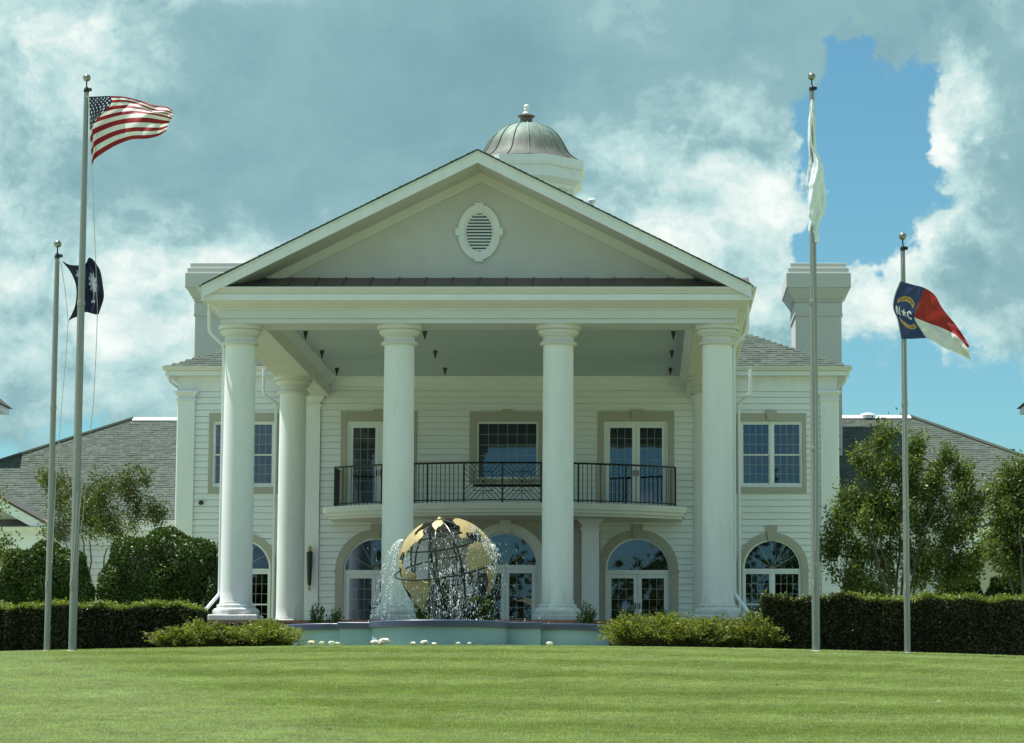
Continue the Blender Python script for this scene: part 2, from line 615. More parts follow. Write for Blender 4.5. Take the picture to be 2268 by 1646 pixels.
def grass_mat(name, blade):
    m = bpy.data.materials.new(name)
    m.use_nodes = True
    nt = m.node_tree
    k = NT(nt)
    b = nt.nodes['Principled BSDF']
    geo = k.n('ShaderNodeNewGeometry')
    pos = geo.outputs['Position']
    x, y, z = k.sep(pos)
    wob = k.noise(k.vm('MULTIPLY', pos, (0.55, 1.0, 1.0)), 0.30, 4, 0.55)
    fade = k.noise(k.vm('MULTIPLY', pos, (0.45, 1.0, 1.0)), 0.55, 3)
    s = k.m('ADD', k.m('ADD', y, k.m('MULTIPLY', x, 0.10)), k.m('MULTIPLY', wob, 3.4))
    band = k.m('SINE', k.m('MULTIPLY', s, 2 * math.pi / 3.2))
    band = k.smooth(k.m('ADD', k.m('MULTIPLY', band, 0.75), k.m('MULTIPLY', k.m('SUBTRACT', fade, 0.5), 3.2)), -0.95, 0.95)
    # a paler swath at the near left
    sw = k.m('ADD', k.m('ADD', k.m('MULTIPLY', x, -1.0), k.m('MULTIPLY', k.m('SUBTRACT', y, 34), -0.40)), k.m('MULTIPLY', k.m('SUBTRACT', wob, 0.5), 2.5))
    swm = k.smooth(sw, 2.5, 4.3)
    c = k.mix(band, (0.262, 0.332, 0.112), (0.358, 0.425, 0.195))  # mowing stripes: sheen of leaning blades put into the green
    c = k.mix(k.m('MULTIPLY', swm, 0.75), c, (0.400, 0.462, 0.265))
    patch = k.noise(pos, 0.9, 5, 0.6)
    fine = k.noise(k.vm('MULTIPLY', pos, (1.0, 0.6, 1.0)), 5.0, 4, 0.65)
    f = k.m('ADD', k.m('MULTIPLY_ADD', patch, 0.6, 0.53), k.m('MULTIPLY', fine, 0.36))
    if blade:
        f = k.m('MULTIPLY', f, k.m('MULTIPLY_ADD', geo.outputs['Random Per Island'], 0.5, 0.75))
        oi = k.n('ShaderNodeObjectInfo')
        f = k.m('MULTIPLY', f, k.m('MULTIPLY_ADD', oi.outputs['Random'], 0.46, 0.77))
    c = k.mix(1.0, c, k.comb(f, f, f), 'MULTIPLY')
    k.put(b.inputs['Base Color'], c)
    b.inputs['Roughness'].default_value = 0.55
    b.inputs['Specular IOR Level'].default_value = 0.25
    if blade:
        t = k.n('ShaderNodeBsdfTranslucent')
        k.put(t.inputs['Color'], k.mix(1.0, c, (1.2, 1.25, 0.6), 'MULTIPLY'))
        ms = k.n('ShaderNodeMixShader')
        ms.inputs[0].default_value = 0.35
        nt.links.new(b.outputs[0], ms.inputs[1])
        nt.links.new(t.outputs[0], ms.inputs[2])
        nt.links.new(ms.outputs[0], nt.nodes['Material Output'].inputs[0])
    return m


M['turf'] = grass_mat('turf', False)
M['blade'] = grass_mat('grass_blade', True)
g = link('ground', me, 'turf')
tag(g, 'lawn mound rising to the fountain and level ground round the house', 'ground', kind='structure')

# planting beds of dark mulch behind the crest of the lawn
for bx0, bx1, by0, by1, nm in ((-20.5, -8.2, 56.6, 66.0, 'left'), (-0.4, 14.5, 56.6, 66.0, 'right')):
    mb = MB()
    nxx, nyy = 20, 14
    vs = []
    for j in range(nyy + 1):
        for i in range(nxx + 1):
            x = bx0 + (bx1 - bx0) * i / nxx
            y = by0 + (by1 - by0) * j / nyy
            vs.append((x, y, gz(x, y) + 0.006))
    mb.add(vs, [(j * (nxx + 1) + i, j * (nxx + 1) + i + 1, (j + 1) * (nxx + 1) + i + 1, (j + 1) * (nxx + 1) + i) for j in range(nyy) for i in range(nxx)])
    o = link('mulch_bed', mb.mesh('mulch_bed'), 'mulch')
    tag(o, 'dark mulch planting bed under the shrubs on the %s' % nm, 'mulch bed', kind='structure')

# ------------------------------------------------------------------ the house
X0 = -3.94
YW = 82.2          # front wall plane
YF = 67.4          # front column centres
FLOOR = 3.65
house = thing('mansion', 'large white two storey mansion with columned portico, pediment and copper dome', 'house', (X0, YW, 2.95))


def X(r):
    return X0 + r


# porch floor with a brick edge
mb = MB().box(X(-6.95), X(6.95), 66.42, YW + 0.3, 2.7, FLOOR - 0.075)
mb.box(X(-6.72), X(6.72), 66.62, YW + 0.3, FLOOR - 0.075, FLOOR)
part('porch_floor', mb, 'floor', house)
bm_brick = MB().box(-0.1, 0.1, 0, 0.24, 0, 0.07).mesh('brick')
bm_brick.materials.append(M['brick'])
for i in range(64):
    o = link('brick', bm_brick, None, house, False)
    o.matrix_parent_inverse = Matrix.Translation(-Vector(house.location))
    o.location = (X(-6.82 + i * 0.2165), 66.385 + rng.uniform(-.004, .004), FLOOR - 0.070)

# columns
PROF_BASE = [(0.50, 3.80), (0.535, 3.805), (0.56, 3.84), (0.565, 3.88), (0.55, 3.93), (0.52, 3.955), (0.475, 3.957), (0.475, 3.985), (0.455, 3.99), (0.468, 4.01), (0.465, 4.035), (0.445, 4.05), (0.405, 4.052), (0.40, 4.11)]
PROF_CAP = [(0.38, 10.32), (0.425, 10.322), (0.452, 10.345), (0.452, 10.375), (0.425, 10.40), (0.405, 10.402), (0.405, 10.425), (0.378, 10.43), (0.378, 10.535), (0.43, 10.538), (0.43, 10.57),
            (0.445, 10.572), (0.475, 10.60), (0.495, 10.64), (0.50, 10.675), (0.478, 10.678), (0.478, 10.695), (0.535, 10.70), (0.54, 10.74), (0.535, 10.80)]
PROF_SHAFT = [(0.400, 4.10), (0.385, 4.14), (0.380, 4.4), (0.379, 5.5), (0.377, 7.0), (0.373, 8.5), (0.366, 10.0), (0.364, 10.33)]


def column(xr, y):
    x = X(xr)
    o = part('column', MB().lathe(x, y, PROF_SHAFT, 40), 'stucco', house, smooth=True)
    b = MB().box(x - 0.59, x + 0.59, y - 0.59, y + 0.59, FLOOR - 0.002, 3.80)
    part('base', b, 'stucco', o, bevel=0.03)
    part('base_moulding', MB().lathe(x, y, PROF_BASE, 40), 'stucco', o, smooth=True)
    part('capital', MB().lathe(x, y, PROF_CAP, 40), 'cream', o, smooth=True)
    return o


for xr in (-5.79, -1.93, 1.93, 5.79):
    column(xr, YF)
for xr in (-5.77, 5.77):
    column(xr, 77.6)

# entablature: front beam, side beams, cove, fascia, gutter
ZB = 10.80
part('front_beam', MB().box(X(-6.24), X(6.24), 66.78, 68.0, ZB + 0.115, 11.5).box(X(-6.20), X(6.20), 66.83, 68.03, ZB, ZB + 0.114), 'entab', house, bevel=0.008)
for s in (-1, 1):
    a, b = sorted((X(s * 5.25), X(s * 6.24)))
    part('side_beam', MB().box(a, b, 68.03, YW - 0.02, ZB, 11.5), 'cream', house, bevel=0.008)
    a, b = sorted((X(s * 5.13), X(s * 5.25)))
    part('crown_moulding', MB().prism_y([(X(s * 5.25), 11.18), (X(s * 5.25), 11.379), (X(s * 5.08), 11.379), (X(s * 5.10), 11.34), (X(s * 5.20), 11.24)], 68.05, YW - 0.02), 'white', house)
part('portico_ceiling', MB().box(X(-5.25), X(5.25), 68.03, YW - 0.02, 11.38, 11.46), 'ceiling', house)
part('crown_moulding', MB().prism_x([(YW - 0.03, 11.12), (YW - 0.03, 11.378), (YW - 0.30, 11.378), (YW - 0.28, 11.33), (YW - 0.12, 11.17)], X(-5.24), X(5.24)), 'white', house)


def ring_profile(prof, x0, x1, y0, y1, mbk):
    """sweep (out, z) profile along the left side, the front and the right side"""
    pts = []
    for o_, z_ in prof:
        pts.append([(x0 - o_, y1, z_), (x0 - o_, y0 - o_, z_), (x1 + o_, y0 - o_, z_), (x1 + o_, y1, z_)])
    n = len(prof)
    vs = [p for row in pts for p in row]
    fs = []
    for j in range(n):
        k = (j + 1) % n
        for i in range(3):
            fs.append((j * 4 + i, j * 4 + i + 1, k * 4 + i + 1, k * 4 + i))
    fs.append(tuple(j * 4 for j in range(n)))
    fs.append(tuple(j * 4 + 3 for j in range(n))[::-1])
    return mbk.add(vs, fs)


YB = 81.75
part('cornice_cove', ring_profile([(-.02, 11.10), (.03, 11.11), (.06, 11.15), (.15, 11.19), (.26, 11.25), (.33, 11.31), (.33, 11.40), (-.02, 11.40)], X(-6.24), X(6.24), 66.78, YB, MB()), 'cream', house)
part('fascia_board', ring_profile([(.335, 11.30), (.375, 11.30), (.375, 11.45), (.335, 11.45)], X(-6.24), X(6.24), 66.78, YB, MB()), 'white', house)
part('gutter', ring_profile([(.335, 11.455), (.40, 11.455), (.415, 11.50), (.455, 11.545), (.47, 11.575), (.475, 11.61), (.462, 11.612), (.455, 11.585), (.335, 11.585)], X(-6.24), X(6.24), 66.78, YB, MB()), 'cream', house)

# pent roof of folded copper panels in front of the pediment
YT = 67.72
pw = 0.655
npan = 20
for i in range(npan):
    xa = X(-6.55 + i * pw)
    xb = xa + pw
    j = rng.uniform(-.006, .006)
    mb = MB().prism_x([(66.34, 11.575), (66.34, 11.60 + j), (YT, 12.045 + j), (YT, 12.0)], xa + 0.012, xb - 0.012)
    mb.prism_x([(66.34, 11.60), (66.34, 11.632), (YT, 12.077), (YT, 12.02)], xb - 0.012, xb + 0.010)
    part('pent_roof_panel', mb, 'pent', house)

# pediment wall, frieze boards, rake boards and shingle edges
SL = 3.30 / 6.60
APX = 14.92


def rake_z(xr):
    return APX - SL * abs(xr)


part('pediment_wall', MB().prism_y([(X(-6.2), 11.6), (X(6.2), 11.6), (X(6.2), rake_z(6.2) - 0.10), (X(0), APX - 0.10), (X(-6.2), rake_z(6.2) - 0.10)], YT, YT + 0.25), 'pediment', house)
for s in (-1, 1):
    def sloped(d0, d1, xa, xb):
        return [(X(s * xa), rake_z(xa) - d0), (X(s * xb), rake_z(xb) - d0), (X(s * xb), rake_z(xb) - d1), (X(s * xa), rake_z(xa) - d1)]
    part('pediment_frieze_board', MB().prism_y(sloped(0.26, 0.50, 0.0, 6.2), YT - 0.05, YT - 0.003), 'cream', house)
    part('rake_soffit', MB().prism_y(sloped(0.22, 0.26, 0.0, 6.5), 66.34, YT - 0.003), 'cream', house)
    part('rake_board', MB().prism_y(sloped(0.03, 0.29, 0.0, 6.58), 66.27, 66.335), 'white', house)
    part('rake_trim', MB().prism_y(sloped(0.002, 0.055, 0.0, 6.60), 66.235, 66.268), 'white', house)
    mb = MB()
    # roof deck of the portico
    mb.prism_y(sloped(-0.016, 0.0, 0.0, 6.64), 66.20, 92.0)
    part('portico_roof', mb, 'shingle', house)
    mb = MB()
    L = 6.64 * math.sqrt(1 + SL * SL)
    t = 0.0
    while t < L - 0.1:
        l_ = 0.15
        xa, xb = t / L * 6.64, min((t + l_) / L * 6.64, 6.64)
        e = 0.012 + rng.uniform(0, .012)
        ov = rng.uniform(0, .02)
        mb.prism_y([(X(s * xa), rake_z(xa) + 0.017), (X(s * xb), rake_z(xb) + 0.017), (X(s * xb), rake_z(xb) + 0.017 + e), (X(s * xa), rake_z(xa) + 0.024)], 66.18 - ov, 67.2)
        t += l_
    o = part('roof_edge_shingles', mb, 'shingle_dark', house)
    o['kind'] = 'stuff'

# oval vent: surround, four keystones, frame, slats
OC = (-0.03, 13.17)


def oval(rx, rz, n=64):
    return [(X(OC[0]) + rx * math.cos(2 * math.pi * i / n), OC[1] + rz * math.sin(2 * math.pi * i / n)) for i in range(n)]


def oval_ring(rx0, rz0, rx1, rz1, y0, y1):
    a, b = oval(rx0, rz0), oval(rx1, rz1)
    n = len(a)
    vs = [(x, y0, z) for x, z in a] + [(x, y0, z) for x, z in b] + [(x, y1, z) for x, z in a] + [(x, y1, z) for x, z in b]
    fs = []
    for i in range(n):
        k = (i + 1) % n
        fs += [(i, k, n + k, n + i), (n + i, n + k, 3 * n + k, 3 * n + i), (i, 2 * n + i, 2 * n + k, k)]
    return MB().add(vs, fs)


vent = part('oval_vent', oval_ring(0.36, 0.53, 0.52, 0.685, YT - 0.07, YT), 'white', house, smooth=True)
part('frame', oval_ring(0.315, 0.475, 0.355, 0.525, YT - 0.045, YT - 0.001), 'white', vent, smooth=True)
part('backing', MB().prism_y(oval(0.34, 0.50, 40), YT - 0.006, YT - 0.002), 'iron', vent)
ox, oz = X(OC[0]), OC[1]
for nmk, poly in (('top', [(-.075, .50), (.075, .50), (.105, .73), (-.105, .73)]), ('bot', [(-.075, -.55), (-.11, -.73), (.11, -.73), (.075, -.55)]),
                  ('l', [(-.36, -.06), (-.58, -.095), (-.58, .095), (-.36, .06)]), ('r', [(.36, -.06), (.58, -.095), (.58, .095), (.36, .06)])):
    part('keystone', MB().prism_y([(ox + a, oz + b) for a, b in poly], YT - 0.095, YT - 0.001), 'white', vent)
for i in range(12):
    zz = -0.43 + i * 0.078
    hw = 0.315 * math.sqrt(max(0.0, 1 - (zz / 0.475) ** 2)) - 0.004
    part('slat', MB().add([(ox - hw, YT - 0.042, oz + zz - 0.028), (ox + hw, YT - 0.042, oz + zz - 0.028), (ox + hw, YT - 0.036, oz + zz - 0.026), (ox - hw, YT - 0.036, oz + zz - 0.026),
                           (ox - hw, YT - 0.014, oz + zz + 0.022), (ox + hw, YT - 0.014, oz + zz + 0.022), (ox + hw, YT - 0.008, oz + zz + 0.018), (ox - hw, YT - 0.008, oz + zz + 0.018)],
                          [(0, 1, 5, 4), (0, 3, 2, 1), (2, 3, 7, 6), (4, 5, 6, 7), (0, 4, 7, 3), (1, 2, 6, 5)]), 'white', vent)

# ---------------------------------------------------------------- openings
# (centre, z0, spring or top, inner half width, outer half width, arched?)
OPEN = []
for s in (-1, 1):
    OPEN.append((s * 7.78, 8.02, 10.18, 0.97, 0.97, False))
    OPEN.append((s * 7.78, 3.9, 5.72, 0.88, 1.06, True))
    OPEN.append((s * 3.79, 7.3, 10.2, 1.03, 1.03, False))
    OPEN.append((s * 3.84, 2.9, 5.68, 0.96, 1.19, True))
OPEN.append((0.0, 8.3, 10.2, 1.0, 1.0, False))
OPEN.append((0.0, 2.9, 7.2, 2.4, 2.4, False))


def cut(z0, z1, xa, xb):
    """pieces of a board from xa to xb (relative) left between the openings"""
    holes = []
    for xc, a, t, ri, ro, arch in OPEN:
        if z1 <= a + 0.02:
            continue
        if z0 < t - 0.001:
            h = (ri + ro) / 2 if arch else ri
            if not arch and z1 > t + 0.12:
                continue
            holes.append((xc - h, xc + h))
        elif arch and z0 - t < ro:
            hi = math.sqrt(max(0, ri * ri - (z0 - t) ** 2))
            ho = math.sqrt(max(0, ro * ro - (z1 - t) ** 2))
            if hi > 0.02:
                h = hi if ho < hi else (hi + ho) / 2
                holes.append((xc - h, xc + h))
    segs = [(xa, xb)]
    for h0, h1 in holes:
        new = []
        for a, b in segs:
            if h1 <= a or h0 >= b:
                new.append((a, b))
                continue
            if h0 > a: new.append((a, h0))
            if h1 < b: new.append((h1, b))
        segs = new
    return segs


EXPO = 0.19


def board(parent, xa, xb, y, z0, z1, j=0.0):
    mb = MB().prism_x([(y + 0.03, z0), (y - 0.052 + j, z0), (y - 0.051 + j, z0 + 0.008), (y - 0.026, z1 - 0.020), (y + 0.005, z1 - 0.020), (y + 0.005, z1), (y + 0.03, z1)], xa, xb)
    return part('siding_board', mb, 'siding', parent)


z = 3.0
while z < 11.1:
    z1 = z + EXPO
    zt_ = z1
    for xa, xb in ((-9.25, -5.97), (-5.51, 5.51), (5.97, 9.25)):
        z1 = zt_
        if xa < -5.6 or xa > 5.6:
            if z > 10.93:
                continue
            z1 = min(z1, 10.955)
        for a, b in cut(z, z1, xa, xb):
            board(house, X(a), X(b), YW, z, z1, rng.uniform(-.003, .003))
    z += EXPO

# flat frieze boards below the eaves
for a, b in ((-9.74, -5.98), (5.98, 9.74)):
    part('frieze_board', MB().box(X(a), X(b), YW - 0.05, YW + 0.02, 10.955, 11.40), 'white', house)


def pilaster(xa, xb, name='pilaster', y=YW, ztop=10.955, z0=2.9, material='white', d=0.10):
    o = part(name, MB().box(X(xa), X(xb), y - d, y + 0.06, z0, ztop - 0.3), material, house, bevel=0.006)
    c = MB()
    for e, za, zb in ((0.02, -.31, -.27), (0.055, -.27, -.235), (0.0, -.235, -.14), (0.03, -.14, -.10), (0.065, -.10, -.055), (0.11, -.055, 0)):
        c.box(X(xa) - e, X(xb) + e, y - d - e, y + 0.06, ztop + za, ztop + zb - 0.001)
    part('capital', c, material, o)
    return o


for s in (-1, 1):
    a, b = sorted((s * 9.23, s * 9.73))
    pilaster(a, b)
    a, b = sorted((s * 5.52, s * 5.96))
    pilaster(a, b, ztop=10.80)

# block behind: side walls, back, upper floor, dark rooms
part('side_wall', MB().box(X(-9.73), X(-9.55), YW + 0.06, 101, 2.9, 11.45), 'siding', house)
part('side_wall', MB().box(X(9.55), X(9.73), YW + 0.06, 101, 2.9, 11.45), 'siding', house)
part('back_wall', MB().box(X(-9.73), X(9.73), 101, 101.2, 2.9, 11.45), 'siding', house)
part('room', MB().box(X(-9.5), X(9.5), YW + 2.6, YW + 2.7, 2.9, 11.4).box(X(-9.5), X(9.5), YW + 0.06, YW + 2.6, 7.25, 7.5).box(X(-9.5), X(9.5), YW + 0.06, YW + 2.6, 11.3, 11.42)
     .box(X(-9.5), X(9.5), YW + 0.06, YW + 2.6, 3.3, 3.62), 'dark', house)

pane_me = MB().box(-0.5, 0.5, -0.003, 0.003, -0.5, 0.5).mesh('pane')
pane_me.materials.append(M['glass'])
sc = 1.0


def pane(parent, xa, xb, y, za, zb):
    o = bpy.data.objects.new('pane', pane_me)
    COL.objects.link(o)
    o.parent = parent
    o.location = ((xa + xb) / 2, y, (za + zb) / 2)
    o.scale = (xb - xa, 1, zb - za)
    o.rotation_euler = (R(rng.gauss(0, 0.05)), 0, R(rng.gauss(0, 0.05)))


def sash(parent, xa, xb, za, zb, nc, nr, y, fw=0.05, bot=None, name='sash', mw=0.010):
    """one glazed sash: frame, muntins and panes (absolute x)"""
    bot = fw if bot is None else bot
    part(name, MB().frame(xa, xb, za, zb, fw, fw, y - 0.02, y + 0.03, bot), 'white', parent)
    gx0, gx1, g0, g1 = xa + fw, xb - fw, za + bot, zb - fw
    mb = MB()
    for i in range(1, nc):
        x = gx0 + (gx1 - gx0) * i / nc
        mb.box(x - mw / 2, x + mw / 2, y - 0.010, y + 0.012, g0, g1)
    for j in range(1, nr):
        zz = g0 + (g1 - g0) * j / nr
        mb.box(gx0, gx1, y - 0.008, y + 0.010, zz - mw / 2, zz + mw / 2)
    part('muntins', mb, 'grille', parent)
    for i in range(nc):
        for j in range(nr):
            pane(parent, gx0 + (gx1 - gx0) * i / nc, gx0 + (gx1 - gx0) * (i + 1) / nc, y, g0 + (g1 - g0) * j / nr, g0 + (g1 - g0) * (j + 1) / nr)


def curtain(parent, xa, xb, za, zb, y, n=14):
    """hanging drape with folds"""
    vs = []
    for zz in (za, zb):
        for i in range(n * 2 + 1):
            vs.append((xa + (xb - xa) * i / (n * 2), y + (0.03 if i % 2 else -0.03) * (1.0 if zz == za else 0.7), zz))
    m_ = n * 2 + 1
    part('curtain', MB().add(vs, [(i, i + 1, m_ + i + 1, m_ + i) for i in range(n * 2)]), 'drape', parent)


def keystone(parent, x, z0, z1, y, material='tan', w0=0.10, w1=0.17):
    part('keystone', MB().prism_y([(x - w0, z0), (x + w0, z0), (x + w1, z1), (x - w1, z1)], y - 0.11, y + 0.02), material, parent)


def surround(x, z0, z1, ri, ro, top, y, material, bottom=0.0, name='window'):
    mb = MB().frame(x - ro, x + ro, z0, z1, ro - ri, top, y - 0.06, y + 0.05, bottom)
    return part(name, mb, material, house, bevel=0.006)


def arch_ring(x, zs, ri, ro, y0, y1, n=28, legs=None):
    vs, fs = [], []
    pa = [(math.cos(math.pi * i / n), math.sin(math.pi * i / n)) for i in range(n + 1)]
    rows = [[(x + c * ri, zs + s_ * ri) for c, s_ in pa], [(x + c * ro, zs + s_ * ro) for c, s_ in pa]]
    for yy in (y0, y1):
        for row in rows:
            vs += [(px, yy, pz) for px, pz in row]
    m = n + 1
    for i in range(n):
        fs += [(i, i + 1, m + i + 1, m + i), (m + i, m + i + 1, 3 * m + i + 1, 3 * m + i), (i + 1, i, 2 * m + i, 2 * m + i + 1)]
    fs += [(0, m, 3 * m, 2 * m), (n, 2 * m + n, 3 * m + n, m + n)]
    mb = MB().add(vs, fs)
    if legs is not None:
        mb.box(x - ro, x - ri, y0, y1, legs, zs)
        mb.box(x + ri, x + ro, y0, y1, legs, zs)
    return mb


def fanlight(parent, x, zs, r, y, nspoke, mw=0.012):
    """half-round light: frame, spokes and wedge panes"""
    part('fan_frame', arch_ring(x, zs, r - 0.055, r, y - 0.02, y + 0.03).box(x - r, x + r, y - 0.021, y + 0.031, zs - 0.06, zs), 'white', parent)
    rr = r - 0.055
    mb = MB()
    for i in range(1, nspoke):
        a = math.pi * i / nspoke
        c, s_ = math.cos(a), math.sin(a)
        q = (-s_ * mw / 2, c * mw / 2)
        mb.prism_y([(x + q[0], zs + q[1]), (x + q[0] + c * rr, zs + q[1] + s_ * rr), (x - q[0] + c * rr, zs - q[1] + s_ * rr), (x - q[0], zs - q[1])][::-1], y - 0.010, y + 0.012)
    part('muntins', mb, 'grille', parent)
    for i in range(nspoke):
        a0, a1 = math.pi * i / nspoke, math.pi * (i + 1) / nspoke
        poly = [(x, zs)] + [(x + rr * math.cos(a0 + (a1 - a0) * t / 6), zs + rr * math.sin(a0 + (a1 - a0) * t / 6)) for t in range(7)]
        part('pane', MB().prism_y(poly[::-1], y - 0.003, y + 0.003), 'glass', parent)


for s in (-1, 1):
    # paired sash window upstairs
    x = X(s * 7.78)
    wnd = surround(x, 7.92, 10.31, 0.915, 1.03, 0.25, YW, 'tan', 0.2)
    keystone(wnd, x, 10.08, 10.38, YW)
    part('window_frame', MB().frame(x - 0.913, x + 0.913, 8.121, 10.058, 0.05, 0.05, YW - 0.03, YW + 0.08, 0.07).box(x - 0.05, x + 0.05, YW - 0.031, YW + 0.08, 8.192, 10.007), 'white', wnd)
    for a, b in ((-0.862, -0.051), (0.051, 0.862)):
        sash(wnd, x + a, x + b, 9.06, 10.006, 4, 3, YW + 0.01, 0.035)
        sash(wnd, x + a, x + b, 8.193, 9.09, 4, 3, YW + 0.045, 0.035, 0.05)
    curtain(wnd, x - 0.87, x - 0.50, 8.1, 10.05, YW + 0.30, 4)
    curtain(wnd, x + 0.42, x + 0.87, 8.1, 10.05, YW + 0.30, 5)
    # arched window downstairs
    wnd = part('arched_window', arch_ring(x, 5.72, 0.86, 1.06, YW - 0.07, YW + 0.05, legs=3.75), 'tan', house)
    keystone(wnd, x, 6.52, 6.97, YW)
    part('impost', MB().box(x - 1.09, x - 0.862, YW - 0.09, YW + 0.02, 5.66, 5.72).box(x + 0.862, x + 1.09, YW - 0.09, YW + 0.02, 5.66, 5.72), 'tan', wnd)
    fanlight(wnd, x, 5.72, 0.858, YW + 0.01, 6)
    part('window_frame', MB().frame(x - 0.858, x + 0.858, 3.76, 5.655, 0.05, 0.05, YW - 0.02, YW + 0.08, 0.07).box(x - 0.05, x + 0.05, YW - 0.021, YW + 0.08, 3.832, 5.603), 'white', wnd)
    for a, b in ((-0.807, -0.051), (0.051, 0.807)):
        sash(wnd, x + a, x + b, 4.66, 5.602, 4, 3, YW + 0.01, 0.035)
        sash(wnd, x + a, x + b, 3.833, 4.69, 4, 3, YW + 0.045, 0.035, 0.05)
    # french doors on the balcony
    x = X(s * 3.79)
    dr = surround(x, 7.3, 10.36, 0.95, 1.13, 0.3, YW, 'tan', name='french_doors')
    keystone(dr, x, 10.10, 10.42, YW)
    part('door_frame', MB().frame(x - 0.948, x + 0.948, 7.35, 10.058, 0.07, 0.07, YW - 0.03, YW + 0.08, 0), 'white', dr)
    for a, b in ((-0.876, -0.004), (0.004, 0.876)):
        sash(dr, x + a, x + b, 7.45, 9.985, 3, 7, YW + 0.02, 0.11, 0.22, 'door')
    for a in (-0.06, 0.06):
        part('handle', MB().box(x + a - 0.012, x + a + 0.012, YW - 0.05, YW - 0.005, 8.45, 8.62), 'iron', dr)
    curtain(dr, x - 0.88, x - 0.62, 7.5, 10.0, YW + 0.35, 3)
    curtain(dr, x + 0.60, x + 0.88, 7.5, 10.0, YW + 0.35, 3)
    # arched doors on the porch
    x = X(s * 3.84)
    dr = part('arched_doors', arch_ring(x, 5.68, 0.95, 1.19, YW - 0.07, YW + 0.05, legs=3.3), 'tan', house)
    keystone(dr, x, 6.60, 7.02, YW)
    part('impost', MB().box(x - 1.22, x - 0.952, YW - 0.09, YW + 0.02, 5.60, 5.68).box(x + 0.952, x + 1.22, YW - 0.09, YW + 0.02, 5.60, 5.68), 'tan', dr)
    fanlight(dr, x, 5.68, 0.948, YW + 0.01, 6)
    part('door_frame', MB().frame(x - 0.948, x + 0.948, 3.6, 5.617, 0.06, 0.06, YW - 0.02, YW + 0.08, 0), 'white', dr)
    for a, b in ((-0.886, -0.004), (0.004, 0.886)):
        sash(dr, x + a, x + b, 3.65, 5.554, 3, 5, YW + 0.02, 0.115, 0.25, 'door')
    for a in (-0.06, 0.06):
        part('handle', MB().box(x + a - 0.012, x + a + 0.012, YW - 0.05, YW - 0.005, 4.55, 4.72), 'iron', dr)
# picture window in the middle upstairs
x = X(0)
wnd = surround(x, 8.2, 10.36, 0.91, 1.12, 0.3, YW, 'tan', 0.16)
keystone(wnd, x, 10.10, 10.42, YW)
sash(wnd, x - 0.908, x + 0.908, 8.362, 10.058, 6, 5, YW + 0.02, 0.06)

# vestibule under the balcony: stucco front, arched doors, pilasters
YV = 81.2
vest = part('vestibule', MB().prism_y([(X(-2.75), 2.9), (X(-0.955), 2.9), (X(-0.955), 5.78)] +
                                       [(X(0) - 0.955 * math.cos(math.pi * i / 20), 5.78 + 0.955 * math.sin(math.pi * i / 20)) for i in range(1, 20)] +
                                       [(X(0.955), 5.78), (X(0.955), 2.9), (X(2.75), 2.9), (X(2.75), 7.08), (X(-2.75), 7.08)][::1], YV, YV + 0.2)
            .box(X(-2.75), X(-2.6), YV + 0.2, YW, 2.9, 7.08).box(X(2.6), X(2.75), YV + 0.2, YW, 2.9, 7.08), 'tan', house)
x = X(0)
part('arch_surround', arch_ring(x, 5.78, 0.955, 1.20, YV - 0.07, YV + 0.05, legs=3.3), 'cream', vest)
part('keystone', MB().prism_y([(x - .12, 6.70), (x + .12, 6.70), (x + .17, 7.07), (x - .17, 7.07)], YV - 0.10, YV + 0.02), 'cream', vest)
fanlight(vest, x, 5.78, 0.952, YV + 0.05, 6)
part('door_frame', MB().frame(x - 0.952, x + 0.952, 3.6, 5.716, 0.06, 0.06, YV + 0.02, YV + 0.12, 0), 'white', vest)
for a, b in ((-0.886, -0.004), (0.004, 0.886)):
    sash(vest, x + a, x + b, 3.65, 5.654, 3, 5, YV + 0.06, 0.115, 0.25, 'door')
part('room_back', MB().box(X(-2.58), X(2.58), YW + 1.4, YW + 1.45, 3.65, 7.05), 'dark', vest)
for s in (-1, 1):
    a, b = sorted((s * 2.22, s * 2.72))
    pilaster(a, b, y=YV - 0.1, ztop=7.08, z0=3.62, d=0.15)

# balcony: bowed slab, rail with posts, balusters and two fretwork panels
SAG, HWB = 1.75, 5.25


def bow(xr, off=0.0):
    """front line of the balcony at xr"""
    Rr = (HWB ** 2 + SAG ** 2) / (2 * SAG)
    yc = 79.15 + Rr
    return yc - math.sqrt(max(0, (Rr - off) ** 2 - xr ** 2))


def bow_poly(hw, off, n=32):
    return [(X(-hw + 2 * hw * i / n), bow(-hw + 2 * hw * i / n, off)) for i in range(n + 1)] + [(X(hw), YW - 0.04), (X(-hw), YW - 0.04)]


slab = part('balcony', MB().prism_z(bow_poly(5.25, 0.0), 7.26, 7.44), 'cream', house)
part('slab_moulding', MB().prism_z(bow_poly(5.20, 0.06), 7.16, 7.258).prism_z(bow_poly(5.12, 0.16), 7.082, 7.158), 'cream', slab)
rail_top, rail_bot = 8.58, 7.52
RHW = 4.93


def rail_pt(xr, z):
    return Vector((X(xr), bow(xr, 0.16), z))


for zz, rr_ in ((rail_top, 0.03), (rail_bot, 0.018)):
    pts = [Vector((X(-RHW), YW - 0.1, zz))] + [rail_pt(-RHW + 2 * RHW * i / 40, zz) for i in range(41)] + [Vector((X(RHW), YW - 0.1, zz))]
    part('rail', MB().tube(pts, rr_, 6), 'iron', slab)
bal_me = MB().box(-0.011, 0.011, -0.011, 0.011, 7.44, 8.57).mesh('baluster')
bal_me.materials.append(M['iron'])
post_me = MB().box(-0.026, 0.026, -0.026, 0.026, 7.44, 8.60).mesh('rail_post')
post_me.materials.append(M['iron'])


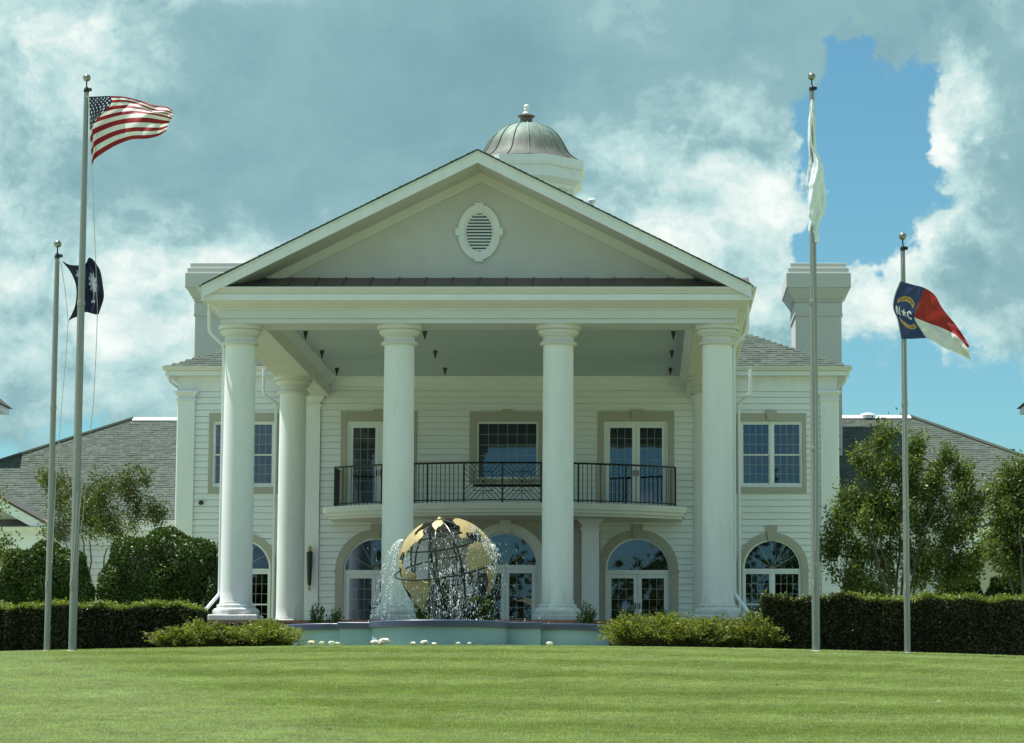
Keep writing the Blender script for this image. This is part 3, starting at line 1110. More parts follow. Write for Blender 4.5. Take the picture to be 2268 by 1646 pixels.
def stick(me_, nm, x, y):
    o = bpy.data.objects.new(nm, me_)
    COL.objects.link(o)
    o.parent = slab
    o.location = (x, y, 0)
    return o


nb_ = int(RHW * 2 / 0.125)
posts = [-RHW, -3.5, -2.15, -1.1, 0.0, 1.1, 2.15, 3.5, RHW]
for p in posts:
    q = rail_pt(p, 0)
    stick(post_me, 'rail_post', q.x, q.y)
for i in range(1, nb_):
    xr = -RHW + 2 * RHW * i / nb_
    if -1.1 <= xr <= 1.1 or min(abs(xr - p) for p in posts) < 0.05:
        continue
    q = rail_pt(xr, 0)
    stick(bal_me, 'baluster', q.x, q.y)
for s in (-1, 1):
    ye = bow(RHW, 0.16)
    yy = ye + 0.11
    while yy < YW - 0.12:
        stick(bal_me, 'baluster', X(s * RHW), yy)
        yy += 0.11
for xc in (-0.55, 0.55):
    mb = MB()
    zc = (rail_top + rail_bot) / 2
    yc = bow(xc, 0.16)

    def seg(x0, z0, x1, z1, r=0.010):
        mb.tube([(X(xc + x0), yc, zc + z0), (X(xc + x1), yc, zc + z1)], r, 5)
    hh, hw_ = 0.53, 0.53
    ring = [(X(xc) + 0.12 * math.cos(2 * math.pi * i / 20), yc, zc + 0.12 * math.sin(2 * math.pi * i / 20)) for i in range(20)]
    mb.tube(ring, 0.011, 5, closed=True)
    for a in range(8):
        ca, sa = math.cos(a * math.pi / 4), math.sin(a * math.pi / 4)
        L_ = 0.53 if a % 2 == 0 else 0.74
        seg(ca * 0.03, sa * 0.03, ca * L_, sa * L_)
    for sx in (-1, 1):
        for sz in (-1, 1):
            for d in (0.16, 0.30):
                seg(sx * d, sz * 0.0 + sz * 0.02, sx * hw_, sz * (hw_ - d))
                seg(sx * 0.02, sz * d, sx * (hh - d), sz * hh)
            seg(sx * 0.27, 0, sx * 0.27, sz * 0.27)
            seg(0, sz * 0.27, sx * 0.27, sz * 0.27)
    mb.lathe(X(xc), yc, [(0.035, zc - .03), (0.045, zc), (0.035, zc + .03)], 8)
    part('fretwork_panel', mb, 'iron', slab)

# porch ceiling spotlights, wall torches, security lamp
for yv in (72.4, 76.2, 80.0):
    for xr in (-4.82, -1.71, 1.71, 4.78):
        x = X(xr)
        o = part('spotlight', MB().lathe(x, yv, [(0.065, 11.379), (0.065, 11.355), (0.055, 11.345), (0.05, 11.29), (0.03, 11.25), (0.026, 11.20), (0.02, 11.17)][::-1], 12), 'iron', house, smooth=True)
for s in (-1, 1):
    x, yv = X(s * 5.76), YW - 0.24
    o = part('wall_torch', MB().lathe(x, yv, [(0.035, 5.22), (0.055, 5.25), (0.07, 5.6), (0.085, 6.1), (0.095, 6.16), (0.08, 6.2)], 14).box(x - 0.03, x + 0.03, yv, YW - 0.09, 5.85, 5.91).box(x - 0.06, x + 0.06, YW - 0.12, YW - 0.099, 5.75, 6.0), 'iron', house, smooth=True)
    part('finial', MB().lathe(x, yv, [(0.01, 5.06), (0.035, 5.09), (0.045, 5.13), (0.025, 5.17), (0.045, 5.2), (0.04, 5.222)], 12), 'gold', o, smooth=True)
    part('finial', MB().lathe(x, yv, [(0.05, 6.2), (0.075, 6.23), (0.05, 6.27), (0.06, 6.31), (0.04, 6.35), (0.01, 6.39)], 12), 'gold', o, smooth=True)
q = at(445, 1113, YW - 0.12)
part('security_lamp', MB().lathe(q.x, q.y, [(0.04, q.z - .07), (0.075, q.z - .03), (0.075, q.z + .02), (0.03, q.z + .06)], 12).box(q.x - .02, q.x + .02, q.y, YW - 0.02, q.z, q.z + .04), 'iron', house, smooth=True)

# eaves of the main block
EO = 0.31
for (a, b) in ((-9.74, -6.70), (6.70, 9.74)):
    mb = MB()
    s = -1 if a < 0 else 1
    x_out = X(s * (9.74 + EO))
    x_in = X(s * 6.70)
    lo, hi = sorted((x_out, x_in))
    part('eave_soffit', MB().box(lo, hi, YW - EO, YW + 0.05, 11.402, 11.43), 'cream', house)
    part('fascia_board', MB().box(lo, hi, YW - EO - 0.03, YW - EO - 0.002, 11.395, 11.53), 'white', house)
    prof = [(YW - EO - 0.032, 11.535), (YW - EO - 0.10, 11.535), (YW - EO - 0.12, 11.58), (YW - EO - 0.15, 11.62), (YW - EO - 0.155, 11.665), (YW - EO - 0.032, 11.655)]
    part('gutter', MB().prism_x(prof[::-1], lo - (0.10 if s < 0 else 0), hi + (0.10 if s > 0 else 0)), 'cream', house)
    # return along the end wall
    xo = X(s * (9.74 + EO))
    lo2, hi2 = sorted((xo, X(s * 9.74)))
    part('eave_soffit', MB().box(lo2, hi2, YW + 0.052, 101.5, 11.402, 11.43), 'cream', house)
    lo2, hi2 = sorted((xo, xo + s * 0.03))
    part('fascia_board', MB().box(lo2, hi2, YW - EO - 0.031, 101.5, 11.395, 11.63), 'white', house)
    # curled downpipe elbow at the corner
    xs_ = X(s * 9.99)
    part('downpipe', MB().tube([(xs_, YW - 0.25, 11.42), (xs_, YW - 0.25, 11.32), (xs_ - s * .04, YW - 0.2, 11.22), (xs_ - s * .16, YW - 0.05, 11.13), (xs_ - s * .23, YW + 0.1, 11.08), (xs_ - s * .25, YW + 0.12, 10.9), (xs_ - s * .25, YW + 0.12, 3.2)], 0.05, 8), 'white', house, smooth=True)

# hip roof of the main block with shingle courses on its front slope
RS = 0.475
EZ = 11.62
xe, ye, yb = 9.74 + EO + 0.06, YW - EO - 0.06, 101.6
hd = (yb - ye) / 2
ZR = EZ + hd * RS
part('roof_deck', MB().add([(X(-xe), ye, EZ), (X(xe), ye, EZ), (X(xe), yb, EZ), (X(-xe), yb, EZ), (X(-xe + hd), ye + hd, ZR), (X(xe - hd), ye + hd, ZR)],
                           [(0, 1, 5, 4), (1, 2, 5), (2, 3, 4, 5), (3, 0, 4), (0, 3, 2, 1)]), 'shingle', house)


def shingles(parent, origin, ux, up, length, span, rows=None, expo=0.19, tab=0.19, name='roof_shingles', r2=rng):
    """courses of tabs; span(t) gives the (x0, x1) range at slope distance t"""
    ux, up = Vector(ux).normalized(), Vector(up).normalized()
    nn = ux.cross(up).normalized()
    if nn.z < 0:
        nn = -nn
    o = Vector(origin)
    mb = MB()
    t, r = 0.0, 0
    while t < length - 0.05:
        x0, x1 = span(t)
        x = x0 + (-(r % 3) * tab / 3)
        while x < x1:
            wd = tab * r2.uniform(0.7, 1.3)
            a, b = max(x, x0), min(x + wd, x1)
            if b - a > 0.03:
                h0 = r2.uniform(0.010, 0.026)
                dt = r2.uniform(-0.015, 0.0)
                p = [o + ux * (a + .003) + up * (t + dt) + nn * 0.002, o + ux * (b - .003) + up * (t + dt) + nn * 0.002,
                     o + ux * (b - .003) + up * (t + dt) + nn * h0, o + ux * (a + .003) + up * (t + dt) + nn * h0,
                     o + ux * (b - .003) + up * (t + expo + .03) + nn * 0.006, o + ux * (a + .003) + up * (t + expo + .03) + nn * 0.006]
                mb.add(p, [(0, 1, 2, 3), (3, 2, 4, 5), (0, 3, 5), (1, 4, 2)])
            x += wd
        t += expo
        r += 1
    ob = part(name, mb, 'shingle', parent)
    ob['kind'] = 'stuff'
    return ob


upv = (0, 1, RS)
lf = math.sqrt(1 + RS * RS)
shingles(house, (X(0), ye, EZ), (1, 0, 0), upv, 6.0, lambda t: (5.6, xe - t / lf))
shingles(house, (X(0), ye, EZ), (1, 0, 0), upv, 6.0, lambda t: (-xe + t / lf, -5.6))

# downpipes of the portico and of the left eave
for s in (-1, 1):
    pts = [(X(s * 6.52), 67.1, 11.44), (X(s * 6.52), 67.15, 10.72), (X(s * 6.50), 67.2, 10.62), (X(s * 6.23), 67.36, 10.36), (X(s * 6.19), 67.4, 10.26), (X(s * 6.19), 67.4, 4.45), (X(s * 6.20), 67.38, 4.3), (X(s * 6.47), 67.1, 3.92), (X(s * 6.50), 67.0, 3.82), (X(s * 6.50), 66.9, 3.3)]
    part('downpipe', MB().tube(pts, 0.042, 8), 'white', house, smooth=True)
for s in (-1, 1):
    pts = [(X(s * 7.15), 81.6, 11.55), (X(s * 7.15), 81.6, 10.92), (X(s * 7.12), 81.65, 10.8), (X(s * 6.86), 81.95, 10.62), (X(s * 6.82), 82.02, 10.5), (X(s * 6.82), 82.02, 3.0)]
    part('downpipe', MB().tube(pts, 0.045, 8), 'white', house, smooth=True)

# chimneys
for s in (-1, 1):
    xc, yc0, yc1 = X(s * 9.62), 88.8, 91.2

    def blk(h, e, z0, z1, h1=None):
        h1 = h if h1 is None else h1
        e1 = e + (h1 - h)
        h, h1 = h * .975, h1 * .975
        z0, z1 = z0 - .25, z1 - .25
        return [(xc - h, yc0 - e, z0), (xc + h, yc0 - e, z0), (xc + h, yc1 + e, z0), (xc - h, yc1 + e, z0),
                (xc - h1, yc0 - e1, z1), (xc + h1, yc0 - e1, z1), (xc + h1, yc1 + e1, z1), (xc - h1, yc1 + e1, z1)]
    F6 = [(0, 3, 2, 1), (4, 5, 6, 7), (0, 1, 5, 4), (1, 2, 6, 5), (2, 3, 7, 6), (3, 0, 4, 7)]
    ch = part('chimney', MB().add(blk(0.76, 0, 2.9, 14.88), F6), 'chimney', house, bevel=0.02)
    part('band', MB().add(blk(0.80, 0.04, 14.42, 14.50), F6).add(blk(0.785, 0.025, 14.50, 14.83), F6), 'chimney', ch, bevel=0.008)
    part('cap', MB().add(blk(0.80, 0.04, 14.881, 14.96), F6).add(blk(0.82, 0.06, 14.961, 15.30, 1.03), F6).add(blk(1.06, 0.30, 15.301, 15.78), F6).add(blk(1.0, 0.24, 15.781, 15.95), F6)
         .add(blk(0.92, 0.16, 15.951, 16.12), F6), 'chimney', ch, bevel=0.015)

# cupola with copper bell dome
CX, CY = X(0) - 0.03, 95.0
A8 = math.pi / 8
cup = part('cupola', MB().lathe(CX, CY, [(1.72, 15.6), (1.72, 19.35)], 8, A8), 'white', house)
part('cornice', MB().lathe(CX, CY, [(1.75, 19.30), (1.80, 19.33), (1.84, 19.45), (2.02, 19.60), (2.05, 19.62), (2.05, 19.98), (2.12, 20.0), (2.16, 20.10), (2.17, 20.33), (1.5, 20.36)], 8, A8), 'white', cup)
for i in range(8):
    a = i * math.pi / 4
    ca, sa = math.cos(a), math.sin(a)
    rr0 = 1.72 * math.cos(A8) + 0.012
    mb = MB()
    for h in (-0.48, 0.40):
        p = [(rr0, h), (rr0 + .03, h), (rr0 + .03, h + .08), (rr0, h + .08)]
        mb.prism_z([(CX + r_ * ca - t_ * sa, CY + r_ * sa + t_ * ca) for r_, t_ in p], 17.6, 19.28)
    part('window_trim', mb, 'white', cup)
    p = [(rr0 - .005, -.40), (rr0 + .008, -.40), (rr0 + .008, .40), (rr0 - .005, .40)]
    part('louvre', MB().prism_z([(CX + r_ * ca - t_ * sa, CY + r_ * sa + t_ * ca) for r_, t_ in p], 17.7, 19.05), 'iron', cup)
DOME = [(1.96, 20.362), (1.88, 20.41), (1.72, 20.50), (1.56, 20.64), (1.45, 20.80), (1.36, 20.98), (1.26, 21.17), (1.12, 21.36), (0.94, 21.53), (0.72, 21.66), (0.48, 21.745), (0.22, 21.79)]
part('dome', MB().lathe(CX, CY, DOME, 16, 0.1), 'copper', cup, smooth=True)
for i in range(16):
    a = 0.1 + 2 * math.pi * i / 16
    part('seam', MB().tube([(CX + (r_ + .006) * math.cos(a), CY + (r_ + .006) * math.sin(a), z_ + .008) for r_, z_ in DOME], 0.022, 5), 'copper', cup)
part('finial_collar', MB().lathe(CX, CY, [(0.22, 21.76), (0.21, 21.98), (0.24, 22.0), (0.30, 22.03), (0.31, 22.06), (0.20, 22.10), (0.12, 22.13)], 20), 'pent', cup, smooth=True)
part('finial', MB().lathe(CX, CY, [(0.13, 22.13), (0.13, 22.16), (0.08, 22.22), (0.07, 22.27), (0.10, 22.29), (0.06, 22.32), (0.085, 22.36), (0.095, 22.40), (0.07, 22.45), (0.02, 22.475)], 16), 'white', cup, smooth=True)
# vent pipe on the portico roof
px_ = X(2.68)
part('vent_pipe', MB().lathe(px_, 70.0, [(0.055, 13.4), (0.055, 14.34), (0.10, 14.36), (0.10, 14.41), (0.06, 14.45)], 14), 'white', house, smooth=True)

# ------------------------------------------------------------------ low side wings
for s in (-1, 1):
    side = 'left' if s < 0 else 'right'
    wing = thing('side_wing', 'low grey roofed wing joined to the %s side of the white mansion' % side, 'building', (X(s * 14), 84, 2.95))
    yE, yR, zE, zR_ = 84.0, 92.0, 7.28, 11.18 if s < 0 else 11.25
    rw = (zR_ - zE) / (yR - yE)
    xr_in, xr_rid = 9.75, 12.85
    xo = xr_rid + (yR - yE)

    def WX(r_):
        return X(s * r_)
    part('roof_deck', MB().add([(WX(xr_in), yE, zE), (WX(xo), yE, zE), (WX(xo), 100, zE), (WX(xr_in), 100, zE), (WX(xr_in), yR, zR_), (WX(xr_rid), yR, zR_)],
                               [(0, 1, 5, 4), (1, 2, 5), (2, 3, 4, 5), (0, 3, 2, 1), (0, 4, 3)]), 'shingle', wing)
    l2 = math.sqrt(1 + rw * rw)
    if s < 0:
        sp = lambda t: (-(xo - t / l2), -xr_in)
    else:
        sp = lambda t: (xr_in, xo - t / l2)
    shingles(wing, (X(0), yE, zE), (1, 0, 0), (0, 1, rw), (yR - yE) * l2, sp)
    # hip cap and white ridge flashing
    part('hip_cap', MB().tube([(WX(xo), yE, zE + .03), (WX(xr_rid), yR, zR_ + .03)], 0.07, 6), 'shingle', wing)
    a, b = sorted((WX(xr_in + .02), WX(xr_rid)))
    part('ridge_cap', MB().prism_x([(yR - .20, zR_ - .045), (yR, zR_ + .075), (yR + .20, zR_ - .045)], a, b), 'white', wing)
    # eave
    a, b = sorted((WX(9.76), WX(xo)))
    part('fascia_board', MB().box(a, b, yE - 0.03, yE - 0.002, 6.98, 7.12), 'white', wing)
    part('gutter', MB().prism_x([(yE - .03, 7.125), (yE - .10, 7.125), (yE - .15, 7.22), (yE - .155, 7.27), (yE - .03, 7.26)][::-1], a, b), 'cream', wing)
    part('eave_soffit', MB().box(a, b, yE, yE + 0.45, 6.98, 7.0), 'cream', wing)
    part('frieze_board', MB().box(a, b, yE + 0.40, yE + 0.5, 6.55, 6.978), 'white', wing)
    zz = 3.0
    while zz < 6.5:
        board(wing, a, b, yE + 0.5, zz, min(zz + EXPO, 6.55))
        zz += EXPO
    # cross gable facing the lawn
    g_in = 13.55
    gw = 4.6
    gc = g_in + gw
    yG = 82.0
    zg = 7.05
    pk = zg + gw * 0.55

    def gz_(r_):
        return pk - abs(r_ - gc) * 0.55
    for d in (-1, 1):
        ra, rb = gc, gc + d * (gw + 0.25)
        part('rake_board', MB().prism_y([(WX(ra), gz_(ra)), (WX(rb), gz_(rb)), (WX(rb), gz_(rb) - .30), (WX(ra), gz_(ra) - .30)], yG - 0.5, yG - 0.43), 'white', wing)
        part('gable_roof', MB().prism_y([(WX(ra), gz_(ra) + .07), (WX(rb), gz_(rb) + .07), (WX(rb), gz_(rb) + .005), (WX(ra), gz_(ra) + .005)], yG - 0.55, 90), 'shingle_dark', wing)
        part('rake_soffit', MB().prism_y([(WX(ra), gz_(ra) - .24), (WX(rb), gz_(rb) - .24), (WX(rb), gz_(rb) - .27), (WX(ra), gz_(ra) - .27)], yG - 0.43, yG), 'cream', wing)
    part('gable_wall', MB().prism_y([(WX(gc - gw), zg - .15), (WX(gc + gw), zg - .15), (WX(gc), pk - .2)], yG, yG + 0.15), 'pediment', wing)
    a, b = sorted((WX(gc - gw - .25), WX(gc + gw + .25)))
    part('pent_roof', MB().prism_x([(yG - .5, 6.88), (yG - .5, 6.92), (yG, 7.16), (yG, 7.1)], a, b), 'pent', wing)
    part('gable_gutter', MB().prism_x([(yG - .5, 6.62), (yG - .54, 6.62), (yG - .56, 6.78), (yG - .60, 6.86), (yG - .60, 6.90), (yG - .5, 6.89)][::-1], a, b), 'cream', wing)
    part('gable_beam', MB().box(a, b, yG - .5, yE + .5, 6.25, 6.62), 'white', wing)
    part('gable_front', MB().box(min(WX(gc - gw), WX(gc + gw)), max(WX(gc - gw), WX(gc + gw)), yG + .02, yG + 0.2, 2.9, 6.25), 'tan', wing)
    # little roof cupola whose eave just enters the picture
    ccx = WX(17.02 if s > 0 else 17.32)
    zc_ = 11.35
    cu = part('roof_cupola', MB().box(ccx - 0.6, ccx + 0.6, 88.4, 89.6, 8.8, zc_ - .25), 'white', wing)
    part('eave', MB().box(ccx - 0.85, ccx + 0.85, 88.15, 89.85, zc_ - .25, zc_ - .05), 'white', cu)
    part('cap_roof', MB().add([(ccx - .95, 88.05, zc_ - .049), (ccx + .95, 88.05, zc_ - .049), (ccx + .95, 89.95, zc_ - .049), (ccx - .95, 89.95, zc_ - .049), (ccx, 89, zc_ + .8)], [(0, 1, 4), (1, 2, 4), (2, 3, 4), (3, 0, 4), (0, 3, 2, 1)]), 'shingle_dark', cu)
    if s > 0:
        q = at(1922, 919, 92.0)
        part('roof_vent', MB().lathe(q.x, q.y, [(0.26, 11.2), (0.26, q.z - .02), (0.22, q.z + .03), (0.1, q.z + .06)], 16), 'white', wing, smooth=True)
        q = at(2225, 996, 93.0)
        part('roof_vent', MB().box(q.x - .35, q.x + .35, 93, 93.5, 9.0, q.z + .02), 'iron', wing)

# ------------------------------------------------------------------ flagpoles and flags
def flagpole(px, ybase, Y, top_py, r0, r1, label, rope_pts, truck=True):
    q = at(px, ybase, Y)
    x = q.x
    z0 = gz(x, Y) - 0.05
    zt = at(px, top_py, Y).z
    t = thing('flagpole', label, 'flagpole', (x, Y, z0), 'flagpoles at the crest of the lawn')
    H_ = zt - z0
    prof = [(r0, z0), (r0, z0 + H_ * .3), (r0 * .93, z0 + H_ * .55), (r1 * 1.2, z0 + H_ * .85), (r1, zt)]
    part('pole', MB().lathe(x, Y, prof, 20), 'metal_pole', t, smooth=True)
    part('base_collar', MB().lathe(x, Y, [(r0 + .10, z0), (r0 + .10, z0 + .075), (r0 + .05, z0 + .09), (r0 + .004, z0 + .10)], 20), 'rock', t, smooth=True)
    for fz in (0.36, 0.62):
        zj = z0 + H_ * fz
        part('joint_sleeve', MB().lathe(x, Y, [(r0 * .985, zj - .05), (r0 * 1.02, zj - .045), (r0 * 1.02, zj + .045), (r0 * .985, zj + .05)], 20), 'metal_pole', t, smooth=True)
    part('truck', MB().lathe(x, Y, [(r1 * 1.1, zt), (r1 * 1.25, zt + .04), (r1 * .8, zt + .10), (.014, zt + .12), (.014, zt + .25)], 14).tube([(x, Y, zt + .06), (x + .10, Y - .03, zt + .05)], .035, 8), 'iron', t, smooth=True)
    n = 10
    part('ball', MB().lathe(x, Y, [(0.078 * math.sin(math.pi * (i + .02) / (n + .04)), zt + .30 - 0.078 * math.cos(math.pi * (i + .02) / (n + .04))) for i in range(n + 1)], 20), 'ball', t, smooth=True)
    for pts in rope_pts:
        part('halyard', MB().tube([at(a, b, Y - .1) for a, b in pts], 0.0065, 5), 'rope', t)
    zc_ = z0 + 1.35
    part('cleat', MB().tube([(x - r0 * .6, Y - r0 - .02, zc_ - .12), (x - r0 * .6, Y - r0 - .04, zc_), (x - r0 * .6, Y - r0 - .02, zc_ + .12)], .012, 6), 'rope', t)
    return t


flagpole(160.5, 1437, 55.0, 205, 0.080, 0.048, 'tall pole at left flying the striped starry flag',
         [[(190, 214), (196, 213)], [(203, 362), (208, 480), (213, 600), (216, 690), (212, 800), (207, 890), (200, 960), (186, 1120), (170, 1260), (160, 1302)],
          [(172, 1090), (166, 1200), (158, 1300)], [(183, 1060), (172, 1180), (163, 1300)]])
flagpole(104, 1440, 55.6, 573, 0.062, 0.045, 'shorter pole at far left flying a dark navy flag',
         [[(129, 575), (137, 588)], [(136, 588), (145, 650), (151, 710), (147, 780), (138, 880), (131, 975), (124, 1060), (115, 1250)]])
flagpole(1807.5, 1433, 55.0, 202, 0.080, 0.048, 'tall pole at right with a white flag wrapped round it',
         [[(1804, 212), (1805, 300)], [(1800, 540), (1806, 900), (1806, 1220)], [(1797, 1228), (1801, 1245), (1810, 1252)]])
flagpole(2010, 1442, 55.6, 556, 0.062, 0.045, 'shorter pole at far right flying a blue, red and white flag',
         [[(1995, 625), (2000, 570)], [(2001, 752), (2004, 1000), (2006, 1250)]])


def catmull(pts, ts, t):
    """interpolate control values at parameters ts"""
    i = 0
    while i < len(ts) - 2 and t > ts[i + 1]:
        i += 1
    a, b = ts[i], ts[i + 1]
    f = (t - a) / (b - a)
    p1, p2 = np.array(pts[i], float), np.array(pts[i + 1], float)
    m1 = (p2 - np.array(pts[i - 1], float)) / (b - ts[i - 1]) if i > 0 else (p2 - p1) / (b - a)
    m2 = (np.array(pts[i + 2], float) - p1) / (ts[i + 2] - a) if i + 2 < len(ts) else (p2 - p1) / (b - a)
    m1, m2 = m1 * (b - a), m2 * (b - a)
    f2, f3 = f * f, f * f * f
    return (2 * f3 - 3 * f2 + 1) * p1 + (f3 - 2 * f2 + f) * m1 + (-2 * f3 + 3 * f2) * p2 + (f3 - f2) * m2


def flag(label, U, V, grid, Y, depth, paint, nu=170, nv=100, group='flags on the lawn poles'):
    """grid[v][u] = photo position of the cloth; depth(u, v) = distance towards the viewer"""
    vs = np.zeros((nv + 1, nu + 1, 3))
    rows = [[catmull(grid[j], U, i / nu) for i in range(nu + 1)] for j in range(len(V))]
    for i in range(nu + 1):
        colp = [rows[j][i] for j in range(len(V))]
        for j in range(nv + 1):
            q = catmull(colp, V, j / nv)
            yy = Y - depth(i / nu, j / nv)
            vs[j, i] = at(q[0], q[1], yy)
    fs = [(j * (nu + 1) + i, (j + 1) * (nu + 1) + i, (j + 1) * (nu + 1) + i + 1, j * (nu + 1) + i + 1) for j in range(nv) for i in range(nu)]
    me = bpy.data.meshes.new('flag')
    me.from_pydata(vs.reshape(-1, 3).tolist(), [], fs)
    me.polygons.foreach_set('use_smooth', [True] * len(fs))
    ca = me.color_attributes.new('print', 'FLOAT_COLOR', 'CORNER')
    cols = np.ones((len(fs) * 4, 4), np.float32)
    k = 0
    for j in range(nv):
        for i in range(nu):
            cols[k:k + 4, :3] = paint((i + .5) / nu, (j + .5) / nv)
            k += 4
    ca.data.foreach_set('color', cols.ravel())
    o = link('flag', me, 'flag')
    tag(o, label, 'flag', group)
    return o


RED, WHT, NAV = (0.30, 0.016, 0.022), (0.80, 0.80, 0.78), (0.018, 0.026, 0.075)


def paint_stripes(u, v):
    if u < 0.018:
        return WHT
    if u < 0.40 and v < 7 / 13:
        a, b = u / 0.40, v / (7 / 13)
        r = int(round(b * 10))
        c = int(round(a * 12))
        if 1 <= r <= 9 and 1 <= c <= 11 and (r + c) % 2 == 0:
            dx_, dy_ = (a * 12 - c) / 12 * 0.76, (b * 10 - r) / 10 * (7 / 13)
            if dx_ * dx_ + dy_ * dy_ < 0.0195 ** 2:
                return WHT
        return NAV
    return RED if int(v * 13) % 2 == 0 else WHT


def z2(x, y):                                 # flag at left: close-up position to photo position
    return ((220 + x * .2066) / 1.3646, (220 + y * .2066) / 1.3646)


def z3(x, y):
    return ((2640 + x * .2066) / 1.3646, (780 + y * .2066) / 1.3646)


def z4(x, y):
    return ((150 + x * .16407) / 1.3646, (730 + y * .16407) / 1.3646)


G1 = [[z2(*p) for p in row] for row in (
    [(222, 352), (390, 345), (545, 340), (760, 352), (960, 400), (1200, 475), (1380, 500), (1462, 560)],
    [(232, 520), (380, 490), (560, 455), (760, 440), (960, 480), (1180, 560), (1350, 570), (1468, 610)],
    [(246, 850), (285, 800), (330, 735), (620, 640), (900, 600), (1130, 610), (1330, 650), (1440, 680)],
    [(262, 1130), (300, 1060), (340, 980), (620, 850), (880, 800), (1100, 800), (1280, 800), (1392, 770)],
    [(276, 1385), (298, 1310), (350, 1240), (600, 1080), (850, 980), (1080, 965), (1250, 925), (1372, 850)])]
flag('red and white striped flag with starry blue corner blowing out from tall left pole', [0, .2, .4, .55, .68, .8, .9, 1], [0, .25, .54, .77, 1], G1, 55.0,
     lambda u, v: 0.05 + 0.16 * math.sin(7.5 * u + 2.6 * v) * u ** .5 + 0.075 * math.sin(17 * u - 7 * v + 1.0) * u + 0.03 * math.sin(34 * u + 13 * v) * u, paint_stripes, 210, 130)

BLU, RD2 = (0.040, 0.062, 0.165), (0.36, 0.035, 0.030)
GLD = (0.60, 0.38, 0.13)


def star5(x, y, r):
    a = math.atan2(y, x) - math.pi / 2
    k = math.pi / 5
    a = (a % (2 * k)) - k
    rr_ = math.hypot(x, y)
    ri = r * 0.40
    # edge of a five-pointed star
    x1, y1 = r * math.cos(k), r * math.sin(k)
    x2, y2 = ri, 0.0
    px_, py_ = rr_ * math.cos(abs(a)), rr_ * math.sin(abs(a))
    return (x2 - x1) * (py_ - y1) - (y2 - y1) * (px_ - x1) < 0 if False else ((x1 - x2) * (py_ - y2) - (y1 - y2) * (px_ - x2)) > 0


def paint_state(u, v):
    if u > 0.335:
        return RD2 if v < 0.5 else WHT
    if u < 0.012:
        return WHT
    a, b = (u / 0.335 - 0.5) * 1.0, (v - 0.5) * 1.5    # square-ish units
    if star5(a, -b, 0.13):
        return WHT
    # letter N, left of the star; letter C, right of it
    if -0.36 < a < -0.18 and abs(b) < 0.12:
        if a < -0.325 or a > -0.215 or abs((a + .27) * 1.4 - b * 0.62) < 0.03:
            return WHT
    rc = math.hypot(a - 0.27, b)
    if 0.065 < rc < 0.115 and not (a > 0.29 and abs(b) < 0.055):
        return WHT
    # gilt scrolls above and below, with their dark dates
    for sg in (-1, 1):
        if sg < 0:
            bb = b + 0.38 - 0.9 * a * a * 1.2
        else:
            bb = b - 0.38 + 0.9 * a * a * 1.2
        if abs(a) < 0.34 and abs(bb) < 0.062:
            if abs(bb) < 0.030 and abs(a) < 0.29 and (int((a + 1) * 34) % 2 == 0):
                return (0.10, 0.05, 0.03)
            return GLD
    return BLU


G4 = [[z3(*p) for p in row] for row in (
    [(385, 335), (560, 385), (748, 438), (900, 545), (1010, 735), (1230, 1010), (1405, 1285)],
    [(300, 560), (490, 600), (668, 660), (830, 750), (1010, 880), (1220, 1080), (1398, 1300)],
    [(285, 740), (440, 800), (600, 870), (800, 950), (1040, 1040), (1230, 1150), (1385, 1320)],
    [(345, 900), (510, 980), (690, 1040), (860, 1080), (1050, 1160), (1230, 1260), (1400, 1400)],
    [(395, 1185), (590, 1182), (776, 1176), (910, 1235), (1070, 1330), (1260, 1410), (1430, 1495)])]
flag('blue, red and white flag with star and gold scrolls sagging from right pole', [0, .165, .335, .5, .66, .83, 1], [0, .25, .5, .72, 1], G4, 55.6,
     lambda u, v: 0.10 + 0.10 * math.sin(6 * u + 4 * v) * (u + .15) + 0.05 * math.sin(15 * u - 9 * v) * (u + .1) + 0.02 * math.sin(30 * u + 16 * v) * (u + .1), paint_state, 180, 120)


def paint_palm(u, v):
    # white crescent by the hoist, palm in the middle
    if math.hypot((u - .17) * 1.5, v - .24) < .085 and math.hypot((u - .145) * 1.5, v - .20) > .075:
        return (.40, .43, .50)
    a, b = (u - .56) * 1.5, v - .5
    if abs(a) < 0.018 and 0 < b < .26:
        return (.40, .43, .50)
    if .25 < b < .30 and abs(a) < .07:
        return (.45, .47, .52)
    r_ = math.hypot(a, b + .05)
    th = math.atan2(b + .05, a)
    if r_ < .17 * (0.35 + .65 * abs(math.sin(th * 4.5))) and b < .10:
        return (.40, .43, .50)
    return (0.014, 0.018, 0.050)


G2 = [[z4(*p) for p in row] for row in (
    [(225, 355), (360, 425), (520, 440), (650, 425), (720, 300), (800, 330), (860, 405)],
    [(400, 590), (480, 585), (570, 580), (680, 570), (790, 520), (880, 500), (940, 560)],
    [(490, 860), (540, 850), (620, 850), (730, 840), (850, 820), (940, 800), (985, 830)],
    [(465, 1190), (520, 1150), (600, 1110), (720, 1090), (840, 1080), (950, 1070), (998, 1040)],
    [(345, 1465), (430, 1415), (510, 1385), (660, 1305), (760, 1325), (850, 1345), (905, 1340)])]
flag('dark navy flag with white palm and crescent bunched on the far left pole', [0, .14, .28, .45, .62, .82, 1], [0, .25, .5, .75, 1], G2, 55.6,
     lambda u, v: 0.02 + 0.14 * math.sin(8 * u + 3 * v) * u + 0.07 * math.sin(19 * u - 5 * v) * u, paint_palm, 120, 100)

